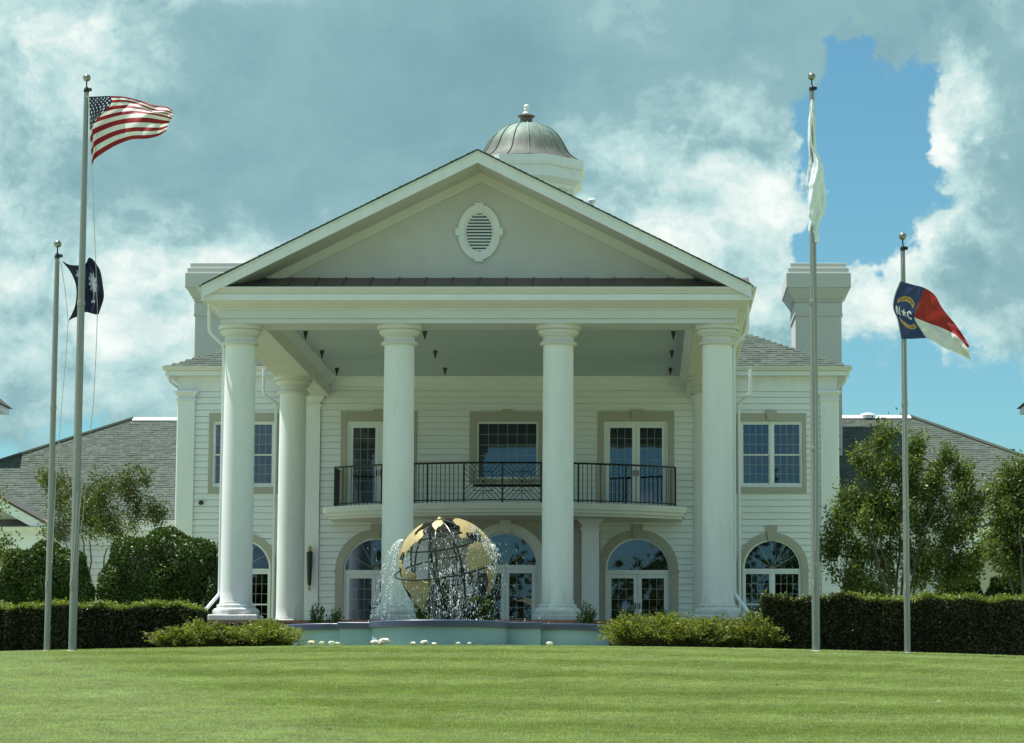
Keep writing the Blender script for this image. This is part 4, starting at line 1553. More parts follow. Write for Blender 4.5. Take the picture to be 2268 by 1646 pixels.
# white flag twisted round its pole
edge = [(245, 200, 236), (300, 196, 240), (330, 195, 242), (450, 185, 250), (600, 183, 250), (690, 190, 256), (760, 190, 285), (830, 188, 312), (900, 180, 328), (1000, 172, 333), (1050, 180, 335), (1150, 183, 335), (1250, 190, 326), (1310, 198, 296), (1400, 187, 266), (1450, 200, 280), (1490, 212, 276), (1510, 225, 262)]
rowsN, segN = 150, 84
vs, fs = [], []
pole_c = at(1800, 400, 55.0).x
for j in range(rowsN + 1):
    yv = 245 + (1510 - 245) * j / rowsN
    k = 0
    while k < len(edge) - 2 and yv > edge[k + 1][0]:
        k += 1
    f = (yv - edge[k][0]) / (edge[k + 1][0] - edge[k][0])
    f = f * f * (3 - 2 * f)
    el = edge[k][1] * (1 - f) + edge[k + 1][1] * f
    er = edge[k][2] * (1 - f) + edge[k + 1][2] * f
    Pl = at((2380 + el * .3403) / 1.3646, (220 + yv * .3403) / 1.3646, 55.0)
    Pr = at((2380 + er * .3403) / 1.3646, (220 + yv * .3403) / 1.3646, 55.0)
    cx_, hw2 = (Pl.x + Pr.x) / 2, (Pr.x - Pl.x) / 2
    t = j / rowsN
    for i in range(segN):
        a = 2 * math.pi * i / segN
        fold = 1 + 0.34 * math.sin(3 * a + 11 * t) * min(1, hw2 / .12) + 0.16 * math.sin(6 * a - 22 * t) + .07 * math.sin(11 * a + 47 * t)
        vs.append((cx_ + hw2 * math.cos(a) * (1 + .10 * math.sin(5 * a + 20 * t)), 55.0 + max(.065, hw2 * .75) * math.sin(a) * fold, Pl.z))
for j in range(rowsN):
    for i in range(segN):
        k = (i + 1) % segN
        fs.append((j * segN + i, j * segN + k, (j + 1) * segN + k, (j + 1) * segN + i))
me = bpy.data.meshes.new('flag')
me.from_pydata(vs, [], fs)
me.polygons.foreach_set('use_smooth', [True] * len(fs))
M['whiteflag'] = mat('white_flag_cloth', (0.73, 0.77, 0.86), 0.5, 0.02, 4)
tag(link('flag', me, 'whiteflag'), 'plain white flag twisted and wrapped round the tall right pole', 'flag', 'flags on the lawn poles')

# ------------------------------------------------------------------ fountain
FX, FY = -4.22, 61.0
ftn = thing('fountain_basin', 'blue quatrefoil fountain basin with dark blue coping at the lawn crest', 'fountain', (FX, FY, 2.8))


def quatrefoil(grow=0.0, n=22):
    h, r_ = 2.10, 1.42
    hs, rs = h + grow, r_ + grow
    pts = []
    for q_ in range(4):
        rot = q_ * math.pi / 2
        c, s_ = math.cos(rot), math.sin(rot)
        loc = [(-hs, -hs), (-rs, -hs)]
        loc += [(rs * math.cos(a), -h - rs * math.sin(a) if False else -hs - (rs) * math.sin(a)) for a in [math.pi - math.pi * i / n for i in range(1, n)]]
        loc += [(rs, -hs)]
        for x_, y_ in loc:
            pts.append((FX + x_ * c - y_ * s_, FY + x_ * s_ + y_ * c))
    return pts


def ring_wall(mbk, outer, inner, z0, z1):
    n = len(outer)
    vs = [(x_, y_, z0) for x_, y_ in outer] + [(x_, y_, z1) for x_, y_ in outer] + [(x_, y_, z0) for x_, y_ in inner] + [(x_, y_, z1) for x_, y_ in inner]
    fs = []
    for i in range(n):
        k = (i + 1) % n
        fs += [(i, k, n + k, n + i), (2 * n + k, 2 * n + i, 3 * n + i, 3 * n + k), (n + i, n + k, 3 * n + k, 3 * n + i), (i, 2 * n + i, 2 * n + k, k)]
    return mbk.add(vs, fs)


part('basin_wall', ring_wall(MB(), quatrefoil(0), quatrefoil(-0.28), 2.5, 3.19), 'bluewall', ftn, smooth=True)
part('coping', ring_wall(MB(), quatrefoil(0.05), quatrefoil(-0.33), 3.191, 3.335), 'bluecope', ftn, smooth=True, bevel=0.02)
part('water_surface', MB().prism_z(quatrefoil(-0.27), 2.6, 3.22), 'pool', ftn)
part('pedestal', MB().lathe(FX, FY, [(0.45, 3.1), (0.42, 3.4), (0.30, 3.48), (0.22, 3.56)], 24), 'iron', ftn, smooth=True)

# globe sculpture
GC = Vector((FX, FY, 4.60))
GR = 1.045
globe = thing('globe_sculpture', 'openwork globe sculpture of dark rods and gold continents in the fountain', 'sculpture', (FX, FY, 3.5))
LON0 = -36.0


def sph(lat, lon, r_=GR):
    la, lo = R(lat), R(lon - LON0)
    p = Vector((math.cos(la) * math.sin(lo), -math.cos(la) * math.cos(lo), math.sin(la))) * r_
    p.rotate(Matrix.Rotation(R(14), 3, 'X'))     # pole leans to the viewer
    p.rotate(Matrix.Rotation(R(-9), 3, 'Y'))     # and to the left
    return GC + p


for lon in range(-165, 15, 30):
    pts = [sph(la, lon) for la in range(-90, 91, 6)] + [sph(la, lon + 180) for la in range(84, -90, -6)]
    part('meridian_rod', MB().tube(pts, 0.021, 6, closed=True), 'iron', globe)
for lat, rr_ in ((0, 1.10), (32, 1.0), (-32, 1.0), (60, 1.0)):
    part('parallel_rod', MB().tube([sph(lat, lo, GR * rr_) for lo in range(-180, 180, 6)], 0.018, 6, closed=True), 'iron', globe)
CONT = {
    'north_america': [(70, -162), (71, -130), (68, -95), (62, -94), (57, -92), (52, -80), (60, -77), (62, -70), (52, -56), (46, -62), (44, -67), (40, -74), (35, -76), (31, -81), (26, -80), (30, -84), (29, -95), (22, -98), (19, -95), (21, -88), (16, -88), (9, -79), (8, -83), (15, -95), (20, -105), (26, -110), (34, -120), (45, -124), (55, -130), (60, -145), (55, -160), (62, -166)],
    'south_america': [(12, -72), (10, -62), (5, -52), (0, -50), (-5, -35), (-9, -35), (-18, -39), (-23, -42), (-34, -53), (-40, -62), (-52, -69), (-55, -67), (-50, -75), (-37, -73), (-18, -70), (-5, -81), (2, -78), (8, -77)],
    'greenland': [(83, -30), (80, -18), (70, -22), (65, -40), (60, -44), (66, -53), (76, -68), (81, -60)],
    'africa': [(36, -6), (37, 10), (32, 20), (31, 32), (22, 37), (12, 43), (11, 51), (0, 43), (-10, 40), (-20, 35), (-26, 33), (-34, 26), (-34, 18), (-22, 14), (-10, 13), (0, 9), (5, 4), (4, -8), (10, -15), (20, -17), (28, -12)],
    'europe': [(36, -9), (43, -9), (44, -1), (48, -4), (52, 4), (55, 8), (58, 5), (63, 5), (70, 20), (70, 40), (66, 60), (55, 60), (47, 50), (41, 48), (41, 28), (37, 22), (40, 18), (44, 12), (38, 16), (43, 5), (37, -1)],
    'asia': [(66, 62), (73, 80), (77, 105), (72, 140), (69, 175), (60, 165), (52, 142), (40, 128), (30, 122), (21, 108), (9, 105), (2, 103), (16, 95), (22, 90), (8, 77), (22, 70), (25, 60), (13, 45), (30, 35), (41, 40), (47, 52), (55, 61)],
    'australia': [(-12, 132), (-12, 142), (-28, 153), (-38, 147), (-33, 134), (-34, 116), (-22, 114)],
}


def inside(poly, x_, y_):
    c = False
    n = len(poly)
    for i in range(n):
        a, b = poly[i], poly[i - 1]
        if (a[0] > y_) != (b[0] > y_) and x_ < (b[1] - a[1]) * (y_ - a[0]) / (b[0] - a[0]) + a[1]:
            c = not c
    return c


for nm, poly in CONT.items():
    st = 2.0
    sh = {'south_america': -22, 'north_america': -12, 'africa': 8, 'europe': 6}.get(nm, 0)
    dl = {'africa': -7, 'europe': 3}.get(nm, 0)
    poly = [(la + dl, lo + sh) for la, lo in poly]
    vid, vs, fs = {}, [], []

    def vtx(la, lo):
        k = (la, lo)
        if k not in vid:
            vid[k] = len(vs)
            ja = 0.45 * math.sin(la * 12.9 + lo * 78.2) * st
            jo = 0.45 * math.sin(la * 39.3 + lo * 11.1) * st
            vs.append(sph(la * st + ja, lo * st + jo, GR * 1.022))
        return vid[k]
    for i in range(-30, 43):
        for j in range(-100, 90):
            if inside(poly, (j + .5) * st, (i + .5) * st):
                fs.append((vtx(i, j), vtx(i, j + 1), vtx(i + 1, j + 1), vtx(i + 1, j)))
    me = bpy.data.meshes.new('continent')
    me.from_pydata([tuple(v_) for v_ in vs], [], fs)
    o = link('continent', me, 'gold', globe)
    o['label'] = 'gold plate shaped as ' + nm.replace('_', ' ')
    sm = o.modifiers.new('thickness', 'SOLIDIFY')
    sm.thickness = 0.022
    sm.offset = 1
    me.materials.append(M['iron'])
    sm.material_offset = 1
part('pole_knob', MB().lathe(sph(90, 0).x, sph(90, 0).y, [(.02, sph(90, 0).z - .03), (.06, sph(90, 0).z), (.06, sph(90, 0).z + .04), (.02, sph(90, 0).z + .075)], 12), 'gold', globe, smooth=True)

# water: jets falling in arcs and spray, as strings of drops
D = []


def jet(p0, v0, n, spread, size, t1=None):
    p0, v0 = np.array(p0), np.array(v0)
    for i in range(int(n * 1.7)):
        t = nrg.uniform(0, 1)
        # time to reach the pool
        a, b, c = -4.9, v0[2], p0[2] - 3.24
        tf = (-b - math.sqrt(b * b - 4 * a * c)) / (2 * a)
        t *= (t1 or 1.0) * tf
        q_ = p0 + v0 * t + np.array([0, 0, -4.9 * t * t]) + nrg.normal(size=3) * spread * (0.3 + t / tf)
        if q_[2] > 3.22:
            D.append((q_, size * .40 * nrg.uniform(.4, 1.6)))


g0 = np.array(GC)
for vx, vy, n in ((-0.62, -.2, 150), (-0.86, -.5, 120), (-.42, -.6, 110), (-1.1, .2, 70)):
    jet(g0 + np.array([-0.95, -.2, .55]), (vx, vy, 0.5), n, .018, .016)
for vx, vy, n in ((0.35, -.3, 150), (0.6, .1, 90), (.15, -.5, 120)):
    jet(g0 + np.array([0.98, -.2, .45]), (vx, vy, 0.4), n, .022, .015)
for k in range(7):
    x_ = -.35 + k * .13 + rng.uniform(-.04, .04)
    jet(g0 + np.array([x_, rng.uniform(-.8, -.2), rng.uniform(-.6, .1)]), (rng.uniform(-.1, .1), 0, .3), 90, .022, .015)
for i in range(900):                          # spray off the globe's crown and right limb
    a = nrg.uniform(-.2, 1.0) if i % 2 else nrg.uniform(-3.2, 6.2)
    r_ = nrg.uniform(.92, 1.10) if i % 2 else nrg.uniform(.1, 1.0)
    D.append((g0 + np.array([r_ * math.cos(a), nrg.uniform(-.9, .2), r_ * math.sin(a) * .95]), .0085 * nrg.uniform(.4, 1.5)))
for i in range(500):                          # splash on the pool
    D.append((np.array([FX + nrg.normal() * .75 + .15, FY + nrg.normal() * .8, 3.27 + abs(nrg.normal()) * .10]), .009 * nrg.uniform(.4, 1.3)))
for i in range(120):
    D.append((g0 + np.array([nrg.normal() * .3 + .25, nrg.uniform(-1.2, -.3), -.75 + nrg.normal() * .25]), .009 * nrg.uniform(.5, 1.8)))
for i in range(1500):                         # fine veil falling over and round the globe
    x_ = nrg.normal() * .55 + .1
    D.append((g0 + np.array([x_, nrg.uniform(-1.25, -.1), nrg.uniform(-1.25, .75) - .2 * abs(x_)]), .0055 * nrg.uniform(.5, 1.6)))
OV = np.array([(1, 0, 0), (-1, 0, 0), (0, 1, 0), (0, -1, 0), (0, 0, 1.3), (0, 0, -1.3)], float)
OF = [(0, 2, 4), (2, 1, 4), (1, 3, 4), (3, 0, 4), (2, 0, 5), (1, 2, 5), (3, 1, 5), (0, 3, 5)]
vs, fs = [], []
for q_, s_ in D:
    b = len(vs)
    st = nrg.uniform(1.0, 3.6)
    vs += (OV * np.array([s_ * .8, s_ * .8, s_ * st]) + q_).tolist()
    fs += [tuple(i + b for i in f) for f in OF]
me = bpy.data.meshes.new('water_spray')
me.from_pydata(vs, [], fs)
me.polygons.foreach_set('use_smooth', [True] * len(fs))
o = link('water_spray', me, 'drops')
tag(o, 'falling jets and drops of water round the gold globe', 'water', kind='stuff')

# pale rocks at the foot of the basin
import bmesh
rocks = [(690, 1421, .10), (712, 1422, .07), (735, 1422, .09), (748, 1423, .06), (830, 1421, .11), (852, 1418, .13), (845, 1424, .08), (915, 1423, .07), (940, 1421, .09), (962, 1424, .06), (1015, 1423, .06), (1040, 1423, .05), (1217, 1423, .08)]
ORD = ('first', 'second', 'third', 'fourth', 'fifth', 'sixth', 'seventh', 'eighth', 'ninth', 'tenth', 'eleventh', 'twelfth', 'thirteenth')
for ir, (px, py, r_) in enumerate(sorted(rocks)):
    bm = bmesh.new()
    bmesh.ops.create_icosphere(bm, subdivisions=2, radius=1)
    for v_ in bm.verts:
        k = 1 + rng.uniform(-.16, .16)
        v_.co = Vector((v_.co.x * 1.35 * k, v_.co.y * k, v_.co.z * .72 * k)) * r_ * .66
    me = bpy.data.meshes.new('rock')
    bm.to_mesh(me)
    bm.free()
    yv = 57.0 if 800 < px < 1130 else 58.4
    q_ = at(px, py, yv)
    o = link('rock', me, 'rock')
    o.location = (q_.x, yv, max(gz(q_.x, yv) + r_ * .45, q_.z - .02))
    tag(o, '%s pale rock from the left at the foot of the blue basin' % ORD[ir], 'rock', 'pale rocks at the fountain foot')

# ------------------------------------------------------------------ hedges and bushes
def box_leaves(x0, x1, y0, y1, z0, z1, n, size):
    """leaf centres over the front, top, ends and back of a clipped hedge"""
    w_, d_, h_ = x1 - x0, y1 - y0, z1 - z0
    areas = np.array([w_ * h_, w_ * d_ * 1.5, d_ * h_, d_ * h_, w_ * h_ * .4])
    pick = nrg.choice(5, n, p=areas / areas.sum())
    u, v = nrg.uniform(0, 1, n), nrg.uniform(0, 1, n)
    dep = np.abs(nrg.normal(0, .055, n)) - .02
    C = np.zeros((n, 3))
    bumpx = .035 * np.sin(u * w_ * 5.3) + .03 * np.sin(u * w_ * 11.7 + 2)
    f = pick == 0; C[f] = np.stack([x0 + u[f] * w_, y0 + dep[f] + bumpx[f], z0 + v[f] * h_], 1)
    f = pick == 1; C[f] = np.stack([x0 + u[f] * w_, y0 + v[f] * d_, z1 - dep[f] + bumpx[f] * .6 + np.where(nrg.uniform(0, 1, f.sum()) > .93, nrg.uniform(0, .06, f.sum()), 0)], 1)
    f = pick == 2; C[f] = np.stack([x0 + dep[f], y0 + u[f] * d_, z0 + v[f] * h_], 1)
    f = pick == 3; C[f] = np.stack([x1 - dep[f], y0 + u[f] * d_, z0 + v[f] * h_], 1)
    f = pick == 4; C[f] = np.stack([x0 + u[f] * w_, y1 - dep[f], z0 + v[f] * h_], 1)
    return C


def hedge(label, pxa, pxb, pytop, Y0, Y1, n, sunlit=True):
    a, b = at(pxa, pytop, Y0), at(pxb, pytop, Y0)
    x0, x1, z1 = a.x, b.x, a.z
    z0 = min(gz(x0, Y0), gz(x1, Y0)) - .05
    t = thing('hedge', label, 'hedge', ((x0 + x1) / 2, (Y0 + Y1) / 2, z0))
    part('branches', MB().box(x0 + .10, x1 - .10, Y0 + .10, Y1 - .10, z0, z1 - .10), 'core', t)
    C = box_leaves(x0, x1, Y0, Y1, z0, z1, n, .06)
    top = (C[:, 2] > z1 - .05) & (sunlit | (nrg.uniform(0, 1, n) < .25))
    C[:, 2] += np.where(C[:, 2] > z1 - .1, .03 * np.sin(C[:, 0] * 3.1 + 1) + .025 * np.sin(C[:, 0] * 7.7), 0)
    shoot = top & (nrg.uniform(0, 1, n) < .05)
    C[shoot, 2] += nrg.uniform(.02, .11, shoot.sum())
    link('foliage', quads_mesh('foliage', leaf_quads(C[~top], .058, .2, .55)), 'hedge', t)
    link('sunlit_top', quads_mesh('sunlit_top', leaf_quads(C[top], .062, .5, .5)), 'hedge_sunlit', t)  # top leaves carry the sunlight in their colour


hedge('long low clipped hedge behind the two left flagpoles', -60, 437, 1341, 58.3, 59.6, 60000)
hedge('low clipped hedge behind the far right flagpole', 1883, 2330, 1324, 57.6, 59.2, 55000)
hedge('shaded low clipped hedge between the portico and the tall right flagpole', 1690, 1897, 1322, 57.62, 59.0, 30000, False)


def ellipsoid_leaves(c, r_, n, lump=.12):
    d = nrg.normal(size=(n, 3))
    d /= np.linalg.norm(d, axis=1)[:, None]
    k = 1 + lump * (np.sin(d[:, 0] * 7 + 1) * np.sin(d[:, 2] * 6 + 2) + .6 * np.sin(d[:, 1] * 11 + d[:, 0] * 9)) - np.abs(nrg.normal(0, .06, n))
    # squarish profile, as clipped bushes have
    p = 3.2
    sq = (np.abs(d) ** p).sum(1) ** (-1 / p)
    return np.array(c) + d * np.array(r_) * (k * sq)[:, None]


def bush(name, label, cx, cz, Y, rx, ry, rz, n, material='bush', size=.085, cat='bush', stem=True):
    z0 = gz(cx, Y)
    t = thing(name, label, cat, (cx, Y, z0))
    me = bpy.data.meshes.new('branches')
    bm = bmesh.new()
    bmesh.ops.create_icosphere(bm, subdivisions=3, radius=1)
    for v_ in bm.verts:
        v_.co = Vector((cx + v_.co.x * rx * .80, Y + v_.co.y * ry * .80, cz + v_.co.z * rz * .80))
    bm.to_mesh(me)
    bm.free()
    o = link('branches', me, 'core', t)
    if cz - rz > z0 + .05:
        part('stem', MB().tube([(cx, Y, z0), (cx, Y, cz)], .06, 7), 'bark', t)
    C = ellipsoid_leaves((cx, Y, cz), (rx, ry, rz), n)
    C = C[C[:, 2] > z0 + .02]
    link('foliage', quads_mesh('foliage', leaf_quads(C, size, .3, .55)), material, t)


def bush_px(name, label, pl, pr, pt, pb, Y, n, material='bush', size=.085, cat='bush'):
    a, b = at(pl, pt, Y), at(pr, pb, Y)
    bush(name, label, (a.x + b.x) / 2, (a.z + b.z) / 2, Y, (b.x - a.x) / 2, (b.x - a.x) / 2 * .8, (a.z - b.z) / 2, n, material, size, cat)


bush_px('bush', 'big dark green rounded bush beside the left front column', 236, 484, 1185, 1400, 72.0, 34000)
bush_px('bush', 'dark green rounded bush behind the two left flagpoles', 2, 192, 1212, 1400, 71.0, 28000)
bush_px('bush', 'dark low bush under the right crape myrtle, nearest the mansion', 1862, 1960, 1288, 1360, 70.0, 7000)
bush_px('bush', 'dark low bush right of the far right flagpole', 2076, 2172, 1278, 1360, 70.0, 7000)
bush_px('bush', 'dark bush at the right edge behind the hedge', 2186, 2300, 1276, 1370, 69.0, 8000)
bush_px('bush', 'dark leafy bush seen behind the globe', 925, 1018, 1282, 1400, 65.2, 9000, size=.07)
bush_px('bush', 'dark leafy bush behind the right half of the globe', 1022, 1092, 1325, 1400, 65.4, 5000, size=.07)
# loose yellow-green shrubs with arching shoots on both sides of the basin
def shrub_mesh(seed, rx, h_, nst):
    r2 = np.random.default_rng(seed)
    Cs, Ax = [], []
    mb = MB()
    for i in range(nst):
        a = r2.uniform(0, 2 * math.pi)
        out_ = r2.uniform(.15, 1.0) * rx * (1.35 if i % 7 == 0 else 1.0)
        hh = h_ * r2.uniform(.55, 1.22) * max(.3, 1 - .35 * (out_ / rx) ** 2)
        p0 = np.array([r2.normal() * .06, r2.normal() * .06, 0])
        p2 = np.array([math.cos(a) * out_, math.sin(a) * out_, hh])
        p1 = np.array([math.cos(a) * out_ * .35, math.sin(a) * out_ * .35, hh * .85])
        ts = np.linspace(0, 1, 6)
        pts = [(1 - t) ** 2 * p0 + 2 * t * (1 - t) * p1 + t * t * p2 for t in ts]
        mb.tube(pts, [.008, .007, .006, .005, .004, .003], 4)
        m_ = 34
        t = r2.uniform(.25, 1.0, m_)[:, None]
        c = (1 - t) ** 2 * p0 + 2 * t * (1 - t) * p1 + t * t * p2
        d = 2 * (1 - t) * (p1 - p0) + 2 * t * (p2 - p1)
        d /= np.linalg.norm(d, axis=1)[:, None]
        Cs.append(c + r2.normal(size=(m_, 3)) * .035)
        Ax.append(d)
    return mb.mesh('stems'), quads_mesh('foliage', leaf_quads(np.concatenate(Cs), .062, .3, .45, axis=np.concatenate(Ax)))


SM = [shrub_mesh(40 + i, .58, .60, 95) for i in range(4)]
for st_, fo_ in SM:
    st_.materials.append(M['bark'])
    fo_.materials.append(M['shrub'])
slist = []
for k, (pa, pb, n, side) in enumerate(((370, 622, 7, 'left'), (1380, 1722, 9, 'right'))):
    for i in range(n):
        for row in range(2):
            px = pa + (pb - pa) * (i + .5 * row) / (n - .5) + rng.uniform(-9, 9)
            Y = (57.1 if side == 'left' else 57.6) + row * .75 + rng.uniform(-.12, .12)
            ord_ = ('first', 'second', 'third', 'fourth', 'fifth', 'sixth', 'seventh', 'eighth', 'ninth')[i]
            slist.append((px, Y, '%s yellow green shrub from the left, %s row, %s of the basin' % (ord_, ('front', 'back')[row], side), side))
for i, (px, Y, lab, side) in enumerate(slist):
    x = at(px, 1400, Y).x
    z0 = gz(x, Y)
    t = thing('shrub', lab, 'shrub', (x, Y, z0), 'yellow green shrubs beside the basin')
    top = at(px, 1385 if side == 'left' else 1373, Y).z
    if side == 'left' and px < 400: top -= .06
    if side == 'right' and px > 1690: top -= .10
    sc_ = (top - z0) / .60
    k_ = rng.uniform(.85, 1.15)
    t.scale = (k_, k_, max(.5, sc_ * rng.uniform(.78, 1.14)))
    t.rotation_euler = (0, 0, rng.uniform(0, 6.28))
    for nm, me_ in (('stems', SM[i % 4][0]), ('foliage', SM[i % 4][1])):
        o = bpy.data.objects.new(nm, me_)
        COL.objects.link(o)
        o.parent = t

DK = []
for i in range(3):
    st_, fo_ = shrub_mesh(70 + i, .40, .55, 46)
    st_.materials.append(M['bark'])
    fo_.materials.append(M['bush'])
    DK.append((st_, fo_))
for i, (px, pt, lab) in enumerate(((1298, 1350, 'small dark leafy plant right of the third column'), (700, 1354, 'dark spiky tuft on the porch edge by the wall torch'),
                                   (1405, 1360, 'small dark plant in front of the right arched doors, left one'), (1475, 1362, 'small dark plant in front of the right arched doors, right one'),
                                   (745, 1364, 'low dark plant left of the second column'))):
    Y = 65.9
    q_ = at(px, pt, Y)
    z0 = gz(q_.x, Y)
    t = thing('porch_plant', lab, 'plant', (q_.x, Y, z0), 'plants along the porch edge')
    t.scale = (.8, .8, (q_.z - z0) / .55)
    t.rotation_euler = (0, 0, rng.uniform(0, 6.28))
    for nm, me_ in (('stems', DK[i % 3][0]), ('foliage', DK[i % 3][1])):
        o = bpy.data.objects.new(nm, me_)
        COL.objects.link(o)
        o.parent = t

# clipped low edging along the porch, left of the basin
a, b = at(462, 1384, 64.6), at(640, 1384, 64.6)
t = thing('hedge', 'very low clipped edging along the porch under the left column', 'hedge', ((a.x + b.x) / 2, 65, gz(a.x, 65)))
part('branches', MB().box(a.x + .08, b.x - .08, 64.7, 65.2, gz(a.x, 65) - .05, a.z - .08), 'core', t)
link('foliage', quads_mesh('foliage', leaf_quads(box_leaves(a.x, b.x, 64.6, 65.3, gz(a.x, 65), a.z, 9000, .05), .055, .2, .55)), 'hedge', t)


# ------------------------------------------------------------------ crape myrtles
def myrtle(label, base_px, Y, clusters, nleaf, material, seed, nstem=6, lsize=.085, sig=.15):
    """clusters = (photo x, photo y, half width, half height, count) lobes of the crown"""
    r2 = np.random.default_rng(seed)
    bx = at(base_px, 1330, Y).x
    z0 = gz(bx, Y)
    t = thing('crape_myrtle', label, 'tree', (bx, Y, z0))
    cen = []
    for px, py, hw, hh, n in clusters:
        sc_ = Y / FPX
        c = at(px, py, Y)
        for i in range(n):
            d = r2.normal(size=3)
            d /= np.linalg.norm(d)
            d *= r2.uniform(.15, 1) ** .45
            cen.append(np.array(c) + d * np.array([hw * sc_, max(hw, hh) * sc_ * .8, hh * sc_]))
    cen = np.array(cen)
    top = cen[:, 2].max()
    cx_ = cen[:, 0].mean()
    # stems fan out from the base
    nodes, stems = [], MB()
    zt = z0 + (top - z0) * .68
    spread = (cen[:, 0].max() - cen[:, 0].min()) / 2
    for i in range(nstem):
        f = (i / (nstem - 1) - .5) * 2
        p0 = np.array([bx + f * .16, Y + r2.normal() * .10, z0 - .05])
        p2 = np.array([cx_ + f * spread * .55, Y + r2.normal() * spread * .3, zt + r2.uniform(-.5, .4) - abs(f) * .4])
        p1 = np.array([bx + f * .30, p0[1] * .6 + p2[1] * .4, z0 + (zt - z0) * .5])
        pts = []
        for k in range(11):
            q_ = k / 10
            p = (1 - q_) ** 2 * p0 + 2 * q_ * (1 - q_) * p1 + q_ * q_ * p2 + (r2.normal(size=3) * .025 if 0 < k else 0)
            pts.append(p)
            if k >= 4:
                nodes.append((p, .04 * (1 - q_ * .6)))
        stems.tube(pts, [.045 * (1 - .62 * k / 10) for k in range(11)], 7)
    tr = part('trunk', stems, 'bark', t, smooth=True)
    br = MB()
    order = np.argsort(np.linalg.norm(cen - np.array([bx, Y, zt]), axis=1))
    Cs, Ax = [], []
    for k in order:
        c = cen[k]
        best, bd = None, 1e9
        for p, rad in nodes:
            dd = c - p
            dist = np.linalg.norm(dd) + max(0, -dd[2]) * 1.5
            if dist < bd:
                bd, best = dist, (p, rad)
        p, rad = best
        mid = (p + c) / 2 + np.array([0, 0, -.06]) + r2.normal(size=3) * .05
        r0_ = min(rad * .6, .022)
        br.tube([p, mid, c], [r0_, r0_ * .75, r0_ * .45], 5)
        nodes.append((mid, r0_ * .8))
        nodes.append((c, r0_ * .55))
        ax = (c - p) / (np.linalg.norm(c - p) + 1e-6) * .6 + np.array([0, 0, .7])
        ax /= np.linalg.norm(ax)
        n = int(nleaf * r2.uniform(.6, 1.4))
        u = r2.normal(size=(n, 3)) * sig
        u += np.outer(r2.normal(size=n) * sig * 1.1, ax)
        Cs.append(c + u)
        Ax.append(np.tile(ax, (n, 1)))
    part('branches', br, 'bark', t)
    link('crown', quads_mesh('crown', leaf_quads(np.concatenate(Cs), lsize, .3, .5, axis=np.concatenate(Ax) * .4)), material, t)


myrtle('sparse bronze tinted crape myrtle between the left flagpoles and mansion', 212, 75.0,
       [(120, 1060, 38, 45, 12), (160, 1130, 60, 60, 26), (235, 1100, 75, 55, 38), (295, 1065, 36, 45, 14), (320, 1130, 42, 30, 12), (225, 1165, 95, 35, 26), (110, 1180, 30, 28, 7), (352, 1135, 14, 16, 4)],
       95, 'myrtle_red', 5, 6, .078, .11)
myrtle('full green crape myrtle behind the hedge at the far right flagpole', 1985, 68.5,
       [(1958, 968, 22, 26, 7), (1905, 1010, 18, 16, 4), (2030, 985, 16, 26, 5), (1950, 1035, 50, 34, 13), (2095, 1020, 18, 30, 5), (1925, 1100, 66, 34, 17), (2040, 1060, 72, 50, 24), (2120, 1075, 46, 44, 13),
        (1885, 1165, 58, 30, 15), (1990, 1145, 90, 46, 28), (2110, 1160, 66, 46, 20), (1850, 1205, 34, 26, 8), (1925, 1225, 62, 30, 14), (2040, 1225, 80, 34, 18), (2145, 1225, 40, 40, 9), (1890, 1272, 46, 24, 9), (1960, 1280, 40, 22, 6), (2060, 1280, 60, 24, 9), (2140, 1275, 40, 26, 7), (2160, 1120, 26, 30, 5)],
       165, 'myrtle', 9, 7, .088, .112)
myrtle('green crape myrtle cut off by the right edge of the picture', 2275, 67.0,
       [(2250, 1060, 40, 40, 16), (2240, 1130, 60, 55, 30), (2230, 1210, 45, 60, 22), (2300, 1120, 80, 80, 44), (2290, 1230, 70, 60, 30), (2205, 1085, 20, 24, 5)],
       160, 'myrtle', 14, 5, .088, .112)
myrtle('small crape myrtle cut off by the left edge of the picture', -40, 70.0,
       [(-40, 1220, 50, 50, 20), (5, 1225, 25, 30, 8), (-60, 1160, 50, 50, 16), (2, 1125, 10, 14, 2)], 70, 'myrtle', 21, 4, .09, .14)

# gravel strip at the foot of the right hedge
vs, fs = [], []
for i in range(900):
    x = nrg.uniform(at(2150, 1450, 57.2).x, 12.0)
    y = nrg.uniform(56.8, 57.6)
    r_ = nrg.uniform(.015, .035)
    b = len(vs)
    vs += (OV * np.array([r_ * 1.2, r_, r_ * .5]) + np.array([x, y, gz(x, y) + r_ * .5])).tolist()
    fs += [tuple(k + b for k in f) for f in OF]
me = bpy.data.meshes.new('gravel')
me.from_pydata(vs, [], fs)
tag(link('gravel', me, 'rock'), 'strip of pale gravel at the foot of the right hedge', 'gravel', kind='stuff')

C = []
for px, py in ((1583, 1436), (1295, 1606), (1130, 1500), (730, 1625), (2215, 1627), (1620, 1610), (2205, 1470), (1060, 1438), (1720, 1525), (540, 1580), (2080, 1560)):
    x_, y_, z_ = px_dir(px, py)
    for k in range(400):
        Yk = 33 + k * .06
        q_ = at(px, py, Yk)
        if gz(q_.x, Yk) >= q_.z:
            C.append((q_.x, Yk, gz(q_.x, Yk) + .04))
            break
o = link('fallen_leaves', quads_mesh('fallen_leaves', leaf_quads(np.array(C), .085, .1, .6)), 'shrub')
tag(o, 'few pale fallen leaves lying on the mown lawn', 'leaves', kind='stuff')

